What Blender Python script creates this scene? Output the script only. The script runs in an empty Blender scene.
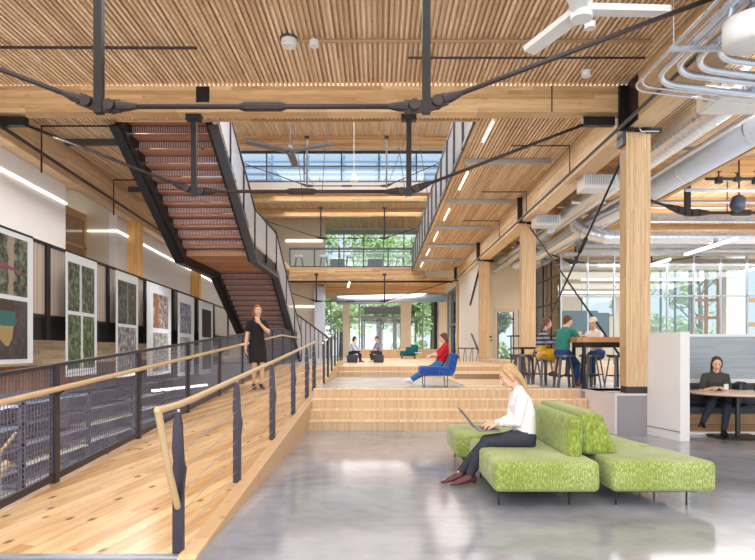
import bpy, bmesh, math, random
from mathutils import Vector, Matrix, Euler
random.seed(7)
PI = math.pi
scene = bpy.context.scene
COL = scene.collection
F = 600.0; CX = 379.0; HY = 350.0; EH = 1.45     # focal length in pixels, vanishing point, eye height (all measured)
def R(d): return math.radians(d)
def WX(px, Y): return (px-CX)/F*Y
def WZ(py, Y): return EH-(py-HY)/F*Y
def LX(a, Y): return -(a+.062*Y)                 # the west side runs slightly oblique

# ---------------------------------------------------------------- materials
MATS = {}
class NT:
    def __init__(s, name):
        s.m = bpy.data.materials.new(name); s.m.use_nodes = True
        s.t = s.m.node_tree; s.b = s.t.nodes['Principled BSDF']
    def n(s, typ, **kw):
        nd = s.t.nodes.new(typ)
        for k, v in kw.items():
            if k.startswith('_'): setattr(nd, k[1:], v)
        for k, v in kw.items():
            if not k.startswith('_'):
                kk = int(k[1:]) if k[0] == 'i' and k[1:].isdigit() else k
                if hasattr(v, 'is_output') or isinstance(v, bpy.types.NodeSocket): s.t.links.new(v, nd.inputs[kk])
                else: nd.inputs[kk].default_value = v
        return nd
    def math(s, op, a, b=0.0, c=None):
        d = dict(_operation=op, i0=a, i1=b)
        if c is not None: d['i2'] = c
        return s.n('ShaderNodeMath', **d).outputs[0]
    def link(s, a, b): s.t.links.new(a, b)
def c4(c): return (c[0], c[1], c[2], 1.0)
def hexc(r, g, b):
    f = lambda v: ((v/255+.055)/1.055)**2.4 if v > 10 else v/255/12.92
    return (f(r), f(g), f(b))
def plain(name, col, rough=.5, metal=0.0, noise=0.0, nscale=6.0, bump=0.0, bscale=60.0, coat=0.0, sheen=0.0, obj=True):
    if name in MATS: return MATS[name]
    t = NT(name); b = t.b
    b.inputs['Roughness'].default_value = rough; b.inputs['Metallic'].default_value = metal
    co = t.n('ShaderNodeTexCoord').outputs['Object'] if obj else t.n('ShaderNodeNewGeometry').outputs['Position']
    nz = t.n('ShaderNodeTexNoise', Vector=co, Scale=nscale, Detail=4.0)
    mx = t.n('ShaderNodeMix', _data_type='RGBA', Factor=nz.outputs[0])
    d = noise if noise else .04
    mx.inputs[6].default_value = c4([max(0, v*(1-d)) for v in col]); mx.inputs[7].default_value = c4([min(1, v*(1+d)) for v in col])
    t.link(mx.outputs[2], b.inputs['Base Color'])
    if bump:
        n2 = t.n('ShaderNodeTexNoise', Vector=co, Scale=bscale, Detail=3.0)
        bp = t.n('ShaderNodeBump', Strength=bump, Distance=.01, Height=n2.outputs[0]); t.link(bp.outputs[0], b.inputs['Normal'])
    if coat: b.inputs['Coat Weight'].default_value = coat
    if sheen: b.inputs['Sheen Weight'].default_value = sheen
    MATS[name] = t.m; return t.m
def emit(name, col, strength):
    if name in MATS: return MATS[name]
    t = NT(name); t.b.inputs['Base Color'].default_value = c4(col)
    t.b.inputs['Emission Color'].default_value = c4(col); t.b.inputs['Emission Strength'].default_value = strength
    MATS[name] = t.m; return t.m
def wood(name, lo, hi, across='x', along='y', w=.038, L=3.0, gap=0.0, grain=.25, knots=0.0, rough=.5, rot=0.0, obj=False, gapcol=(.05, .03, .015)):
    if name in MATS: return MATS[name]
    t = NT(name); b = t.b; b.inputs['Roughness'].default_value = rough
    co = t.n('ShaderNodeTexCoord').outputs['Object'] if obj else t.n('ShaderNodeNewGeometry').outputs['Position']
    if rot: co = t.n('ShaderNodeMapping', Vector=co, Rotation=(0, 0, rot)).outputs[0]
    sp = t.n('ShaderNodeSeparateXYZ', Vector=co)
    ax = {'x': sp.outputs[0], 'y': sp.outputs[1], 'z': sp.outputs[2]}
    u, v = ax[across], ax[along]
    us = t.math('DIVIDE', u, w); iu = t.math('FLOOR', us); fu = t.math('FRACT', us)
    r1 = t.n('ShaderNodeTexWhiteNoise', _noise_dimensions='1D', W=iu).outputs[0]
    vs = t.math('ADD', t.math('DIVIDE', v, L), t.math('MULTIPLY', r1, 7.3)); iv = t.math('FLOOR', vs)
    cid = t.n('ShaderNodeCombineXYZ', X=iu, Y=iv)
    r2 = t.n('ShaderNodeTexWhiteNoise', _noise_dimensions='2D', Vector=cid.outputs[0]).outputs[0]
    sc = {'x': 14, 'y': 14, 'z': 14}; sc[along] = 1.2
    mp = t.n('ShaderNodeMapping', Vector=co, Scale=(sc['x'], sc['y'], sc['z']))
    off = t.n('ShaderNodeVectorMath', _operation='ADD', i0=mp.outputs[0]); 
    cc = t.n('ShaderNodeCombineXYZ', X=t.math('MULTIPLY', r2, 37.0), Y=t.math('MULTIPLY', r1, 19.0)); t.link(cc.outputs[0], off.inputs[1])
    g = t.n('ShaderNodeTexNoise', Vector=off.outputs[0], Scale=1.6, Detail=5.0, Distortion=.6).outputs[0]
    g2 = t.math('MULTIPLY', t.math('SUBTRACT', g, .5), grain*3)
    f = t.math('ADD', r2, g2); f = t.n('ShaderNodeClamp', Value=f).outputs[0]
    mx = t.n('ShaderNodeMix', _data_type='RGBA', Factor=f); mx.inputs[6].default_value = c4(lo); mx.inputs[7].default_value = c4(hi)
    out = mx.outputs[2]
    if knots:
        ks = {'x': 5, 'y': 5, 'z': 5}; ks[along] = 2.6
        mk = t.n('ShaderNodeMapping', Vector=co, Scale=(ks['x'], ks['y'], ks['z']))
        vo = t.n('ShaderNodeTexVoronoi', Vector=mk.outputs[0], Scale=1.0)
        kf = t.n('ShaderNodeMapRange', Value=vo.outputs['Distance']); kf.inputs[1].default_value = .06; kf.inputs[2].default_value = .16
        kf.inputs[3].default_value = knots; kf.inputs[4].default_value = 0.0
        m2 = t.n('ShaderNodeMix', _data_type='RGBA', Factor=kf.outputs[0]); t.link(out, m2.inputs[6]); m2.inputs[7].default_value = (.20, .09, .03, 1)
        out = m2.outputs[2]
    if gap:
        gf = t.math('LESS_THAN', fu, gap)
        m3 = t.n('ShaderNodeMix', _data_type='RGBA', Factor=gf); t.link(out, m3.inputs[6]); m3.inputs[7].default_value = c4(gapcol)
        out = m3.outputs[2]
    t.link(out, b.inputs['Base Color'])
    MATS[name] = t.m; return t.m
def glass(name, tint=(.9, .95, .96), refl=.9, base=.04):
    if name in MATS: return MATS[name]
    t = NT(name); t.t.nodes.remove(t.b)
    fr = t.n('ShaderNodeFresnel', IOR=1.45); tr = t.n('ShaderNodeBsdfTransparent', Color=c4(tint)); gl = t.n('ShaderNodeBsdfGlossy', Color=(1, 1, 1, 1), Roughness=.02)
    f = t.math('ADD', t.math('MULTIPLY', fr.outputs[0], refl), base)
    mx = t.n('ShaderNodeMixShader', Fac=f); t.link(tr.outputs[0], mx.inputs[1]); t.link(gl.outputs[0], mx.inputs[2])
    t.link(mx.outputs[0], t.t.nodes['Material Output'].inputs[0]); MATS[name] = t.m; return t.m
def veil(name, col, alpha, rough=.6):
    if name in MATS: return MATS[name]
    t = NT(name); t.b.inputs['Base Color'].default_value = c4(col); t.b.inputs['Roughness'].default_value = rough
    t.b.inputs['Alpha'].default_value = alpha; MATS[name] = t.m; return t.m
def concrete(name, lo, hi, rough=.2, scale=.8, spec=.5):
    t = NT(name); b = t.b
    co = t.n('ShaderNodeNewGeometry').outputs['Position']
    n1 = t.n('ShaderNodeTexNoise', Vector=co, Scale=scale, Detail=8.0, Roughness=.62, Distortion=.8)
    n2 = t.n('ShaderNodeTexNoise', Vector=co, Scale=scale*9, Detail=5.0, Roughness=.6)
    f = t.math('ADD', t.math('MULTIPLY', n1.outputs[0], .75), t.math('MULTIPLY', n2.outputs[0], .25))
    cr = t.n('ShaderNodeValToRGB', Fac=f); cr.color_ramp.elements[0].position = .36; cr.color_ramp.elements[1].position = .64
    cr.color_ramp.elements[0].color = c4(lo); cr.color_ramp.elements[1].color = c4(hi)
    t.link(cr.outputs[0], b.inputs['Base Color'])
    rr = t.n('ShaderNodeMapRange', Value=n1.outputs[0]); rr.inputs[3].default_value = rough*.7; rr.inputs[4].default_value = rough*1.5
    t.link(rr.outputs[0], b.inputs['Roughness']); b.inputs['Specular IOR Level'].default_value = spec
    MATS[name] = t.m; return t.m
def mottled(name, c1, c2, c3, scale=38, rough=.85, stretch=(1, 1, .35)):
    if name in MATS: return MATS[name]
    t = NT(name); b = t.b; b.inputs['Roughness'].default_value = rough; b.inputs['Sheen Weight'].default_value = .25
    co = t.n('ShaderNodeTexCoord').outputs['Object']
    mp = t.n('ShaderNodeMapping', Vector=co, Scale=stretch)
    n1 = t.n('ShaderNodeTexNoise', Vector=mp.outputs[0], Scale=scale, Detail=5.0, Roughness=.65)
    n2 = t.n('ShaderNodeTexNoise', Vector=co, Scale=2.2, Detail=2.0)
    f = t.math('ADD', n1.outputs[0], t.math('MULTIPLY', t.math('SUBTRACT', n2.outputs[0], .5), .35))
    cr = t.n('ShaderNodeValToRGB', Fac=f); e = cr.color_ramp.elements
    e[0].position = .33; e[0].color = c4(c1); e[1].position = .74; e[1].color = c4(c3); m = e.new(.52); m.color = c4(c2)
    t.link(cr.outputs[0], b.inputs['Base Color'])
    bp = t.n('ShaderNodeBump', Strength=.35, Distance=.006, Height=n1.outputs[0]); t.link(bp.outputs[0], b.inputs['Normal'])
    MATS[name] = t.m; return t.m

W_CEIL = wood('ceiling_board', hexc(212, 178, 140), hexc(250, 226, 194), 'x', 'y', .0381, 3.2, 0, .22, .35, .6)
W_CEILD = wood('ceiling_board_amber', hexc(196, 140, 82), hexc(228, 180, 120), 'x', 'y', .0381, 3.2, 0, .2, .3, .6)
W_GLX = wood('glulam_across', hexc(188, 148, 102), hexc(232, 196, 150), 'z', 'x', .076, 2.6, 0, .55, .3, .5)
W_GLY = wood('glulam_along', hexc(204, 170, 128), hexc(236, 208, 170), 'z', 'y', .076, 2.6, 0, .5, .2, .5)
W_GLZ = wood('glulam_upright', hexc(196, 160, 118), hexc(226, 194, 152), 'x', 'z', .012, 1.2, 0, .7, .1, .5)
W_RAMP = wood('ramp_plank', hexc(200, 154, 104), hexc(240, 206, 158), 'x', 'y', .135, 2.6, .025, .5, 1.0, .22, rot=R(16), gapcol=(.30, .18, .09))
W_STEP = wood('step_strip', hexc(200, 166, 126), hexc(220, 190, 152), 'x', 'z', .03, 5.0, 0, .12, 0, .4)
W_TREAD = wood('tread_strip', hexc(222, 190, 152), hexc(242, 218, 186), 'x', 'y', .042, 5.0, 0, .12, 0, .35)
W_DECK = wood('deck_board', hexc(220, 186, 146), hexc(240, 212, 176), 'y', 'x', .12, 2.0, .03, .2, 0, .35, gapcol=(.3, .2, .1))
W_CURB = wood('curb_board', hexc(206, 168, 124), hexc(224, 190, 146), 'z', 'y', .5, 6.0, .0, .5, .5, .4, gapcol=(.25, .15, .07))
W_RAIL = plain('rail_wood', hexc(204, 174, 130), .4, noise=.1, nscale=5)
W_TABLE = wood('table_wood', hexc(170, 112, 66), hexc(204, 148, 96), 'y', 'x', .09, 2.0, .03, .3, .1, .3, obj=True)
W_PANEL = wood('brown_panel', hexc(140, 92, 54), hexc(172, 120, 76), 'y', 'z', .14, 3.0, .04, .3, 0, .6)
W_FRAME = plain('frame_wood', hexc(188, 148, 96), .5, noise=.1)
W_TAN = plain('tan_frame', hexc(208, 190, 166), .5, noise=.06)
STEEL = plain('dark_steel', (.020, .018, .019), .42, .4, noise=.2)
STEELB = plain('brown_steel', (.040, .028, .027), .45, .3, noise=.25, nscale=9)
STEELG = plain('grey_steel', hexc(92, 94, 100), .4, .5, noise=.1)
STEELP = plain('plum_steel', hexc(62, 56, 66), .38, .5, noise=.2, nscale=9)
GALV = plain('galvanised', hexc(222, 228, 236), .24, .78, noise=.14, nscale=9, bump=.15, bscale=25)
GALVD = plain('galvanised_dull', hexc(184, 192, 202), .36, .7, noise=.15, nscale=7)
CONDUIT = plain('conduit_metal', hexc(206, 212, 222), .24, .75, noise=.08)
WHITE = plain('white_paint', hexc(232, 230, 230), .6, noise=.02, obj=False, nscale=1)
WHITEW = plain('white_wall', hexc(226, 221, 218), .75, noise=.02, obj=False, nscale=.6)
BEIGE = plain('beige_wall', hexc(216, 202, 180), .8, noise=.03, obj=False, nscale=.6)
FANW = plain('fan_white', hexc(226, 228, 228), .4)
FANG = plain('fan_grey', hexc(120, 122, 128), .4, .3)
FELT = wood('felt_grey', hexc(156, 166, 174), hexc(170, 180, 188), 'z', 'x', .02, .5, 0, .5, 0, .95)
CUSH = plain('charcoal_cushion', hexc(72, 76, 84), .9, noise=.12, nscale=30, bump=.2)
GREEN = mottled('green_velvet', hexc(112, 128, 44), hexc(144, 160, 74), hexc(204, 208, 168), 85)
GREENC = mottled('green_velvet_worn', hexc(100, 114, 36), hexc(134, 152, 56), hexc(184, 194, 120), 50)
BLUE = mottled('blue_velvet', hexc(10, 44, 120), hexc(20, 74, 158), hexc(60, 130, 205), 40)
TEAL = plain('teal_fabric', hexc(20, 108, 126), .9, noise=.15, nscale=30)
TEALB = plain('teal_board', hexc(48, 84, 100), .7, noise=.12, nscale=3)
BLACKP = plain('black_plastic', (.02, .02, .022), .35)
GLASS = glass('window_glass'); GLASSG = glass('green_glass', (.72, .84, .78), 1.0, .06)
PANEL = veil('guard_panel_grey', hexc(196, 198, 204), .55)
CURT = None
LIME = plain('lime_plastic', hexc(150, 200, 30), .4)
LAMP = emit('lamp_diffuser', (1.0, .96, .90), 2.3)
CONC = concrete('polished_concrete', hexc(130, 133, 143), hexc(172, 176, 188), .11, .55, .75)
CONC2 = concrete('upper_concrete', hexc(170, 170, 176), hexc(206, 206, 208), .2, .8, .6)
CONCD = concrete('lower_concrete', hexc(120, 112, 116), hexc(160, 150, 150), .4, .8)
STONE = plain('grey_granite', hexc(150, 144, 150), .7, noise=.12, nscale=60)
STONEL = plain('pale_stone', hexc(214, 206, 206), .7, noise=.04, nscale=20)
PAPER = plain('banner_paper', hexc(222, 228, 234), .6, noise=.02)

# ---------------------------------------------------------------- mesh helpers
class B:
    def __init__(s): s.bm = bmesh.new(); s.mi = 0
    def _tag(s, fs):
        for f in fs: f.material_index = s.mi
    def poly(s, vs):
        f = s.bm.faces.new([s.bm.verts.new(v) for v in vs]); f.material_index = s.mi; return s
    def box(s, x0, x1, y0, y1, z0, z1, M=None):
        vs = [Vector((x, y, z)) for z in (z0, z1) for y in (y0, y1) for x in (x0, x1)]
        if M is not None: vs = [M @ v for v in vs]
        v = [s.bm.verts.new(p) for p in vs]
        s._tag([s.bm.faces.new([v[i] for i in q]) for q in ((0, 2, 3, 1), (4, 5, 7, 6), (0, 1, 5, 4), (2, 6, 7, 3), (0, 4, 6, 2), (1, 3, 7, 5))]); return s
    def beam(s, a, b, w, h, up=(0, 0, 1)):
        """a rectangular bar from a to b, width w sideways, height h along up"""
        a, b = Vector(a), Vector(b); d = (b-a); L = d.length; d.normalize(); up = Vector(up)
        side = d.cross(up); 
        if side.length < 1e-5: side = d.cross(Vector((0, 1, 0)))
        side.normalize(); u = side.cross(d)
        M = Matrix((side, d, u)).transposed().to_4x4(); M.translation = a
        return s.box(-w/2, w/2, 0, L, -h/2, h/2, M)
    def prism(s, pts, z0, z1):
        lo = [s.bm.verts.new((p[0], p[1], z0)) for p in pts]; hi = [s.bm.verts.new((p[0], p[1], z1)) for p in pts]; n = len(pts)
        fs = [s.bm.faces.new(lo[::-1]), s.bm.faces.new(hi)]
        for i in range(n): fs.append(s.bm.faces.new([lo[i], lo[(i+1) % n], hi[(i+1) % n], hi[i]]))
        s._tag(fs); return s
    def xprism(s, pts, x0, x1):
        """profile of (y, z) points extruded along x"""
        lo = [s.bm.verts.new((x0, p[0], p[1])) for p in pts]; hi = [s.bm.verts.new((x1, p[0], p[1])) for p in pts]; n = len(pts)
        fs = [s.bm.faces.new(lo), s.bm.faces.new(hi[::-1])]
        for i in range(n): fs.append(s.bm.faces.new([lo[(i+1) % n], lo[i], hi[i], hi[(i+1) % n]]))
        s._tag(fs); return s
    def loft(s, rings, cap=True):
        vr = [[s.bm.verts.new(p) for p in r] for r in rings]; n = len(rings[0]); fs = []
        for a, b in zip(vr, vr[1:]):
            for i in range(n): fs.append(s.bm.faces.new([a[i], a[(i+1) % n], b[(i+1) % n], b[i]]))
        if cap: fs += [s.bm.faces.new(vr[0][::-1]), s.bm.faces.new(vr[-1])]
        s._tag(fs); return s
    def tube(s, pts, r, seg=10, side=None, round_=False, cap=True):
        """a tube along pts; r a number, a list of numbers or a list of (rside, rother) pairs"""
        pts = [Vector(p) for p in pts]; n = len(pts)
        rr = list(r) if isinstance(r, (list, tuple)) else [r]*n
        rr = [q if isinstance(q, (list, tuple)) else (q, q) for q in rr]
        if round_:
            d0 = (pts[0]-pts[1]).normalized(); d1 = (pts[-1]-pts[-2]).normalized()
            pre = []; post = []
            for a in (80, 55, 28):
                m = min(rr[0]); pre.append((pts[0]+d0*m*math.sin(R(a)), tuple(q*math.cos(R(a)) for q in rr[0])))
                m = min(rr[-1]); post.insert(0, (pts[-1]+d1*m*math.sin(R(a)), tuple(q*math.cos(R(a)) for q in rr[-1])))
            pts = [p for p, _ in pre]+pts+[p for p, _ in post]; rr = [q for _, q in pre]+rr+[q for _, q in post]; n = len(pts)
        tg = []
        for i in range(n):
            t = (pts[min(i+1, n-1)]-pts[max(i-1, 0)]); tg.append(t.normalized() if t.length > 1e-9 else Vector((0, 0, 1)))
        sv = Vector(side) if side is not None else (tg[0].orthogonal())
        rings = []
        for i in range(n):
            u = sv-tg[i]*sv.dot(tg[i])
            if u.length < 1e-4: u = tg[i].orthogonal()
            u.normalize(); 
            if side is None: sv = u
            w = tg[i].cross(u)
            rings.append([pts[i]+u*(rr[i][0]*math.cos(2*PI*k/seg))+w*(rr[i][1]*math.sin(2*PI*k/seg)) for k in range(seg)])
        return s.loft(rings, cap)
    def ball(s, c, r, seg=14, rings=9, M=None):
        c = Vector(c); r = r if isinstance(r, (list, tuple)) else (r, r, r)
        def P(th, ph):
            v = Vector((r[0]*math.sin(th)*math.cos(ph), r[1]*math.sin(th)*math.sin(ph), r[2]*math.cos(th)))
            if M is not None: v = M @ v
            return v+c
        rs = [[P(PI*i/rings, 2*PI*k/seg) for k in range(seg)] for i in range(1, rings)]
        vr = [[s.bm.verts.new(p) for p in q] for q in rs]; t = s.bm.verts.new(P(0, 0)); b = s.bm.verts.new(P(PI, 0)); fs = []
        for k in range(seg):
            fs.append(s.bm.faces.new([t, vr[0][k], vr[0][(k+1) % seg]])); fs.append(s.bm.faces.new([b, vr[-1][(k+1) % seg], vr[-1][k]]))
        for a, q in zip(vr, vr[1:]):
            for k in range(seg): fs.append(s.bm.faces.new([a[k], q[k], q[(k+1) % seg], a[(k+1) % seg]]))
        s._tag(fs); return s
    def disc(s, c, r, z0, z1, seg=28, ry=None):
        ry = ry or r
        return s.prism([(c[0]+r*math.cos(2*PI*k/seg), c[1]+ry*math.sin(2*PI*k/seg)) for k in range(seg)], z0, z1)
    def rbox(s, x0, x1, y0, y1, z0, z1, r=.04, seg=3, M=None):
        t = B(); t.mi = s.mi; t.box(x0, x1, y0, y1, z0, z1)
        bmesh.ops.bevel(t.bm, geom=list(t.bm.edges), offset=r, segments=seg, profile=.5, affect='EDGES')
        if M is not None: t.bm.transform(M)
        me = bpy.data.meshes.new('tmp'); t.bm.to_mesh(me); n0 = len(s.bm.faces); s.bm.from_mesh(me); bpy.data.meshes.remove(me)
        s.bm.faces.ensure_lookup_table()
        for f in s.bm.faces[n0:]: f.material_index = s.mi
        return s
def obj(name, b, mat, parent=None, smooth=False, local=False, origin=True, fix=True):
    """ONE mesh object. Coordinates are world coordinates unless local."""
    bm = b.bm if isinstance(b, B) else b
    if fix: bmesh.ops.recalc_face_normals(bm, faces=list(bm.faces))
    me = bpy.data.meshes.new(name); 
    chain = Matrix.Identity(4); p = parent; ms = []
    while p is not None: ms.insert(0, p.matrix_basis.copy()); p = p.parent
    for m in ms: chain = chain @ m
    if not local and parent is not None: bm.transform(chain.inverted())
    loc = Vector((0, 0, 0))
    if origin and parent is None and len(bm.verts):
        xs = [v.co.x for v in bm.verts]; ys = [v.co.y for v in bm.verts]; zs = [v.co.z for v in bm.verts]
        loc = Vector(((min(xs)+max(xs))/2, (min(ys)+max(ys))/2, min(zs)))
        bm.transform(Matrix.Translation(-loc))
    bm.to_mesh(me); bm.free()
    if smooth:
        for f in me.polygons: f.use_smooth = True
    for m in (mat if isinstance(mat, (list, tuple)) else [mat]): me.materials.append(m)
    o = bpy.data.objects.new(name, me); o.location = loc; COL.objects.link(o)
    if parent is not None: o.parent = parent
    return o
def thing(name, label, cat, loc=(0, 0, 0), rz=0.0, group=None):
    o = bpy.data.objects.new(name, None); o.empty_display_size = .1; COL.objects.link(o)
    o.location = loc; o.rotation_euler = (0, 0, rz); o['label'] = label; o['category'] = cat
    if group: o['group'] = group
    return o
def tag(o, label, cat, group=None, kind=None):
    o['label'] = label; o['category'] = cat
    if group: o['group'] = group
    if kind: o['kind'] = kind
    return o
def struct(name, b, mat, parent=None, smooth=False):
    o = obj(name, b, mat, parent, smooth); 
    if parent is None: o['kind'] = 'structure'
    return o
KIDS = {}
def dup(root, loc=None, rz=None, label=None, group=None, scale=None):
    def cp(o, par):
        c = o.copy(); COL.objects.link(c); c.parent = par
        for k in list(o.children): cp(k, c)
        return c
    r = cp(root, None)
    if loc is not None: r.location = loc
    if rz is not None: r.rotation_euler = (0, 0, rz)
    if scale is not None: r.scale = (scale,)*3
    if label: r['label'] = label
    if group: r['group'] = group
    return r
# ================================================================= THE SETTING
FY0 = -3.5
RS, RE = 4.25, 19.5                              # ramp start / end
def rampz(y): return max(0.0, min(.98, .0643*(y-RS)))
struct('floor', B().prism([(-3.4, FY0), (9, FY0), (9, 11.0), (-1.3, 11.0), (-1.3, RS), (-3.4, RS)], -.2, 0), CONC)
b = B(); b.prism([(4.0, 11.0), (16.5, 11.0), (16.5, 27), (4.0, 27)], -.1, .7)
b.prism([(-1.27, 11.65), (4.0, 11.65), (4.0, 17.0), (-1.27, 17.0)], -.1, .7)
b.prism([(-9, 19.6), (-1.25, 19.6), (-1.25, 42), (-9, 42)], -.1, .98)
struct('floor', b, CONC2)
struct('floor', B().prism([(-12, -4), (-3.4, -4), (-3.4, 19.5), (-12, 19.5)], -3.0, -2.8), CONCD)
# upper terrace behind the second pair of wooden steps
struct('floor', B().prism([(-1.22, 17.4), (16.5, 17.4), (16.5, 42), (-1.22, 42)], .7, .98), W_TREAD)
# ramp
b = B(); b.xprism([(RS, .0), (RE+.1, .98), (RE+.1, -.25), (RS, -.25)], -3.36, -1.40)
t = thing('wooden_ramp', 'knotty timber plank ramp climbing from the concrete floor to the raised level', 'ramp', (-2.35, RS, 0))
obj('ramp_deck', b, W_RAMP, t)
b = B(); b.xprism([(RS-.10, .0), (RS-.05, .02), (RE, 1.02), (RE+.1, 1.02), (RE+.1, -.02), (RS-.10, -.02)], -1.40, -1.27)
obj('side_board', b, W_CURB, t)
obj('threshold_strip', B().box(-3.36, -1.40, RS-.06, RS-.002, -.01, .008), GALVD, t)
# front steps
t = thing('front_staircase', 'wide flight of four pale timber steps between ramp and stone plinth', 'steps', (1.3, 10.8, 0))
ry = [10.8, 11.08, 11.36, 11.64]; ends = [4.12, 4.02, 3.94, 3.9]
for i in range(4):
    z0, z1 = i*.175, (i+1)*.175
    obj('riser', B().box(-1.27, ends[i], ry[i], ry[i]+.03, z0, z1-.022), W_STEP, t)
    yb = ry[i+1]+.0 if i < 3 else 11.76
    obj('tread', B().box(-1.27, ends[i], ry[i]-.012, yb, z1-.022, z1+.002), W_TREAD, t)
# second steps
t = thing('terrace_step', 'low pair of timber steps behind the blue lounge chair', 'steps', (1.3, 17, .7))
for i in range(2):
    obj('riser', B().box(-1.22, 4.2, 16.9+.45*i, 16.93+.45*i, .7+.14*i, .82+.14*i), W_STEP, t)
    obj('tread', B().box(-1.22, 4.2, 16.88+.45*i, 17.36+.4*i, .82+.14*i, .842+.14*i), W_TREAD, t)
t = thing('timber_platform', 'pale timber deck stepping up between the blue chair and the bar stools', 'platform', (3, 14, .7))
obj('deck', B().box(1.75, 3.3, 12.3, 16.85, .70, .725), W_DECK, t)
obj('deck', B().box(1.9, 3.3, 15.0, 16.85, .725, .85), W_DECK, t)
obj('deck', B().box(4.05, 5.0, 18.5, 24.5, .98, 1.10), W_DECK, t)
# tall timber bench across the back
t = thing('timber_bench', 'long low timber bench wall in front of the entrance doors', 'bench', (1, 36, .98))
obj('front_board', B().box(-1.2, 4.2, 35.0, 35.06, .98, 1.44), W_STEP, t)
obj('seat_board', B().box(-1.2, 4.2, 34.97, 36.2, 1.44, 1.49), W_TREAD, t)
# plinth
t = thing('stone_plinth', 'grey stone block plinth carrying the nearest timber column', 'plinth', (4.6, 10.8, 0))
obj('block', B().prism([(4.09, 10.36), (4.63, 10.36), (4.62, 11.0), (4.0, 11.66), (3.93, 11.66)], 0, .66), [STONE], t)
obj('side_slab', B().prism([(3.93, 11.70), (3.985, 11.70), (4.10, 10.335), (4.065, 10.335)], 0, .70), STONEL, t)
obj('top_slab', B().prism([(4.07, 10.34), (4.62, 10.34), (4.70, 10.9), (5.0, 11.7), (3.95, 11.7)], .66, .70), STONEL, t)
# ceilings: real corrugation of alternating deep and shallow boards
def corr(x0, x1, y0, y1, z, mat, name='ceiling', p=.0762, d=.056):
    b = B(); n = int(round((x1-x0)/p)); x = math.floor(x0/p)*p; pts = []
    for i in range(n):
        pts += [(x, z), (x+p/2, z), (x+p/2, z+d), (x+p, z+d)]; x += p
    for (xa, za), (xb, zb) in zip(pts, pts[1:]): b.poly([(xa, y0, za), (xb, y0, zb), (xb, y1, zb), (xa, y1, za)])
    b.box(pts[0][0], pts[-1][0], y0, y1, z+d+.01, z+d+.12)
    return struct(name, b, mat)
corr(-7.6, 16, FY0, 10.34, 6.0, W_CEIL)
corr(-7.6, 16, 10.62, 11.9, 6.0, W_CEIL)
corr(2.0, 16, 11.9, 27.2, 6.0, W_CEIL)
corr(2.0, 5.2, 27.2, 34.6, 6.0, W_CEIL)
corr(-9.2, -5.2, 11.9, 34.6, 6.0, W_CEIL)
corr(-9.5, 9.5, 11.0, 30.4, 11.7, W_CEIL)
corr(-9.5, 9.5, 30.6, 41.2, 9.7, W_CEIL)
# mezzanine decks over the ceilings
struct('floor', B().prism([(2.0, 11.9), (9.5, 11.9), (9.5, 34.6), (2.0, 34.6)], 6.18, 6.28), CONC2)
struct('floor', B().prism([(-9.5, 11.9), (-5.2, 11.9), (-5.2, 41), (-9.5, 41)], 6.18, 6.28), CONC2)
struct('trim_1', B().box(1.93, 2.0, 11.9, 34.6, 5.97, 6.28), W_GLY)
struct('trim_2', B().box(-5.2, -5.13, 11.9, 34.6, 5.97, 6.28), W_GLY)
struct('trim_3', B().box(-5.2, 2.0, 11.84, 11.9, 5.97, 6.28), W_GLX)
# west wall: solid, window recess, solid
def wallseg(a, y0, y1, z0, z1, th=.25):
    return B().prism([(LX(a, y0), y0), (LX(a, y1), y1), (LX(a, y1)-th, y1), (LX(a, y0)-th, y0)], z0, z1)
struct('wall_west', wallseg(6.4, FY0, 13.9, -3, 6.0), WHITEW)
struct('wall_west', wallseg(6.4, 17.1, 38, -3, 6.0), WHITEW)
struct('wall_west', B().box(-9.6, LX(6.4, 17.1)-.26, 17.1, 17.3, -3, 6.0), BEIGE)
struct('wall_west', B().box(-9.6, LX(6.4, 13.9), 13.7, 13.9, -3, 6.0), BEIGE)
t = struct('window_1', B().box(-8.42, -8.34, 13.9, 17.1, 2.9, 3.1).box(-8.42, -8.34, 13.9, 17.1, 5.1, 5.3).box(-8.42, -8.34, 13.9, 14.0, 3.1, 5.1)
       .box(-8.42, -8.34, 17.0, 17.1, 3.1, 5.1).box(-8.42, -8.34, 15.5, 15.58, 3.1, 5.1).box(-8.42, -8.34, 13.9, 17.1, 4.3, 4.36), W_FRAME)
obj('pane', B().box(-8.39, -8.37, 14.0, 17.0, 3.1, 5.1), plain('dark_pane', hexc(150, 120, 90), .08, noise=.2, nscale=2), t)
struct('wall_west', B().box(-8.45, -8.3, 13.9, 17.1, -3, 2.9), BEIGE)
# walls at the far north west corner, both storeys
struct('wall_north', B().box(-9.5, -3.42, 38, 38.2, .7, 6.0), BEIGE)
struct('wall_north', B().box(-9.5, -3.42, 38, 38.2, 6.2, 11.6), BEIGE)
struct('wall_north', B().box(5.0, 9.5, 38, 38.2, 6.2, 11.6), BEIGE)
struct('wall_west', B().box(-9.7, -9.5, 11.5, 38, 6.2, 11.7), BEIGE)
b = B().box(-9.5, 9.5, 30.4, 30.6, 11.55, 11.7); b.box(-9.5, 9.5, 30.4, 30.6, 9.45, 9.95)
struct('wall_north', b, WHITEW)
# clerestory glazing
n = 0
t = struct('window_2', B().box(-9.5, 9.5, 30.42, 30.5, 11.42, 11.55).box(-9.5, 9.5, 30.42, 30.5, 9.95, 10.03).box(-9.5, 9.5, 30.42, 30.5, 10.75, 10.80), STEELG)
for i in range(11):
    x = -9.5+19*i/10; obj('mullion', B().box(x-.03, x+.03, 30.41, 30.49, 9.95, 11.5), STEELG, t)
obj('pane', B().box(-9.5, 9.5, 30.45, 30.46, 9.95, 11.5), glass('sky_glass', (.78, .88, .95)), t)
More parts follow.
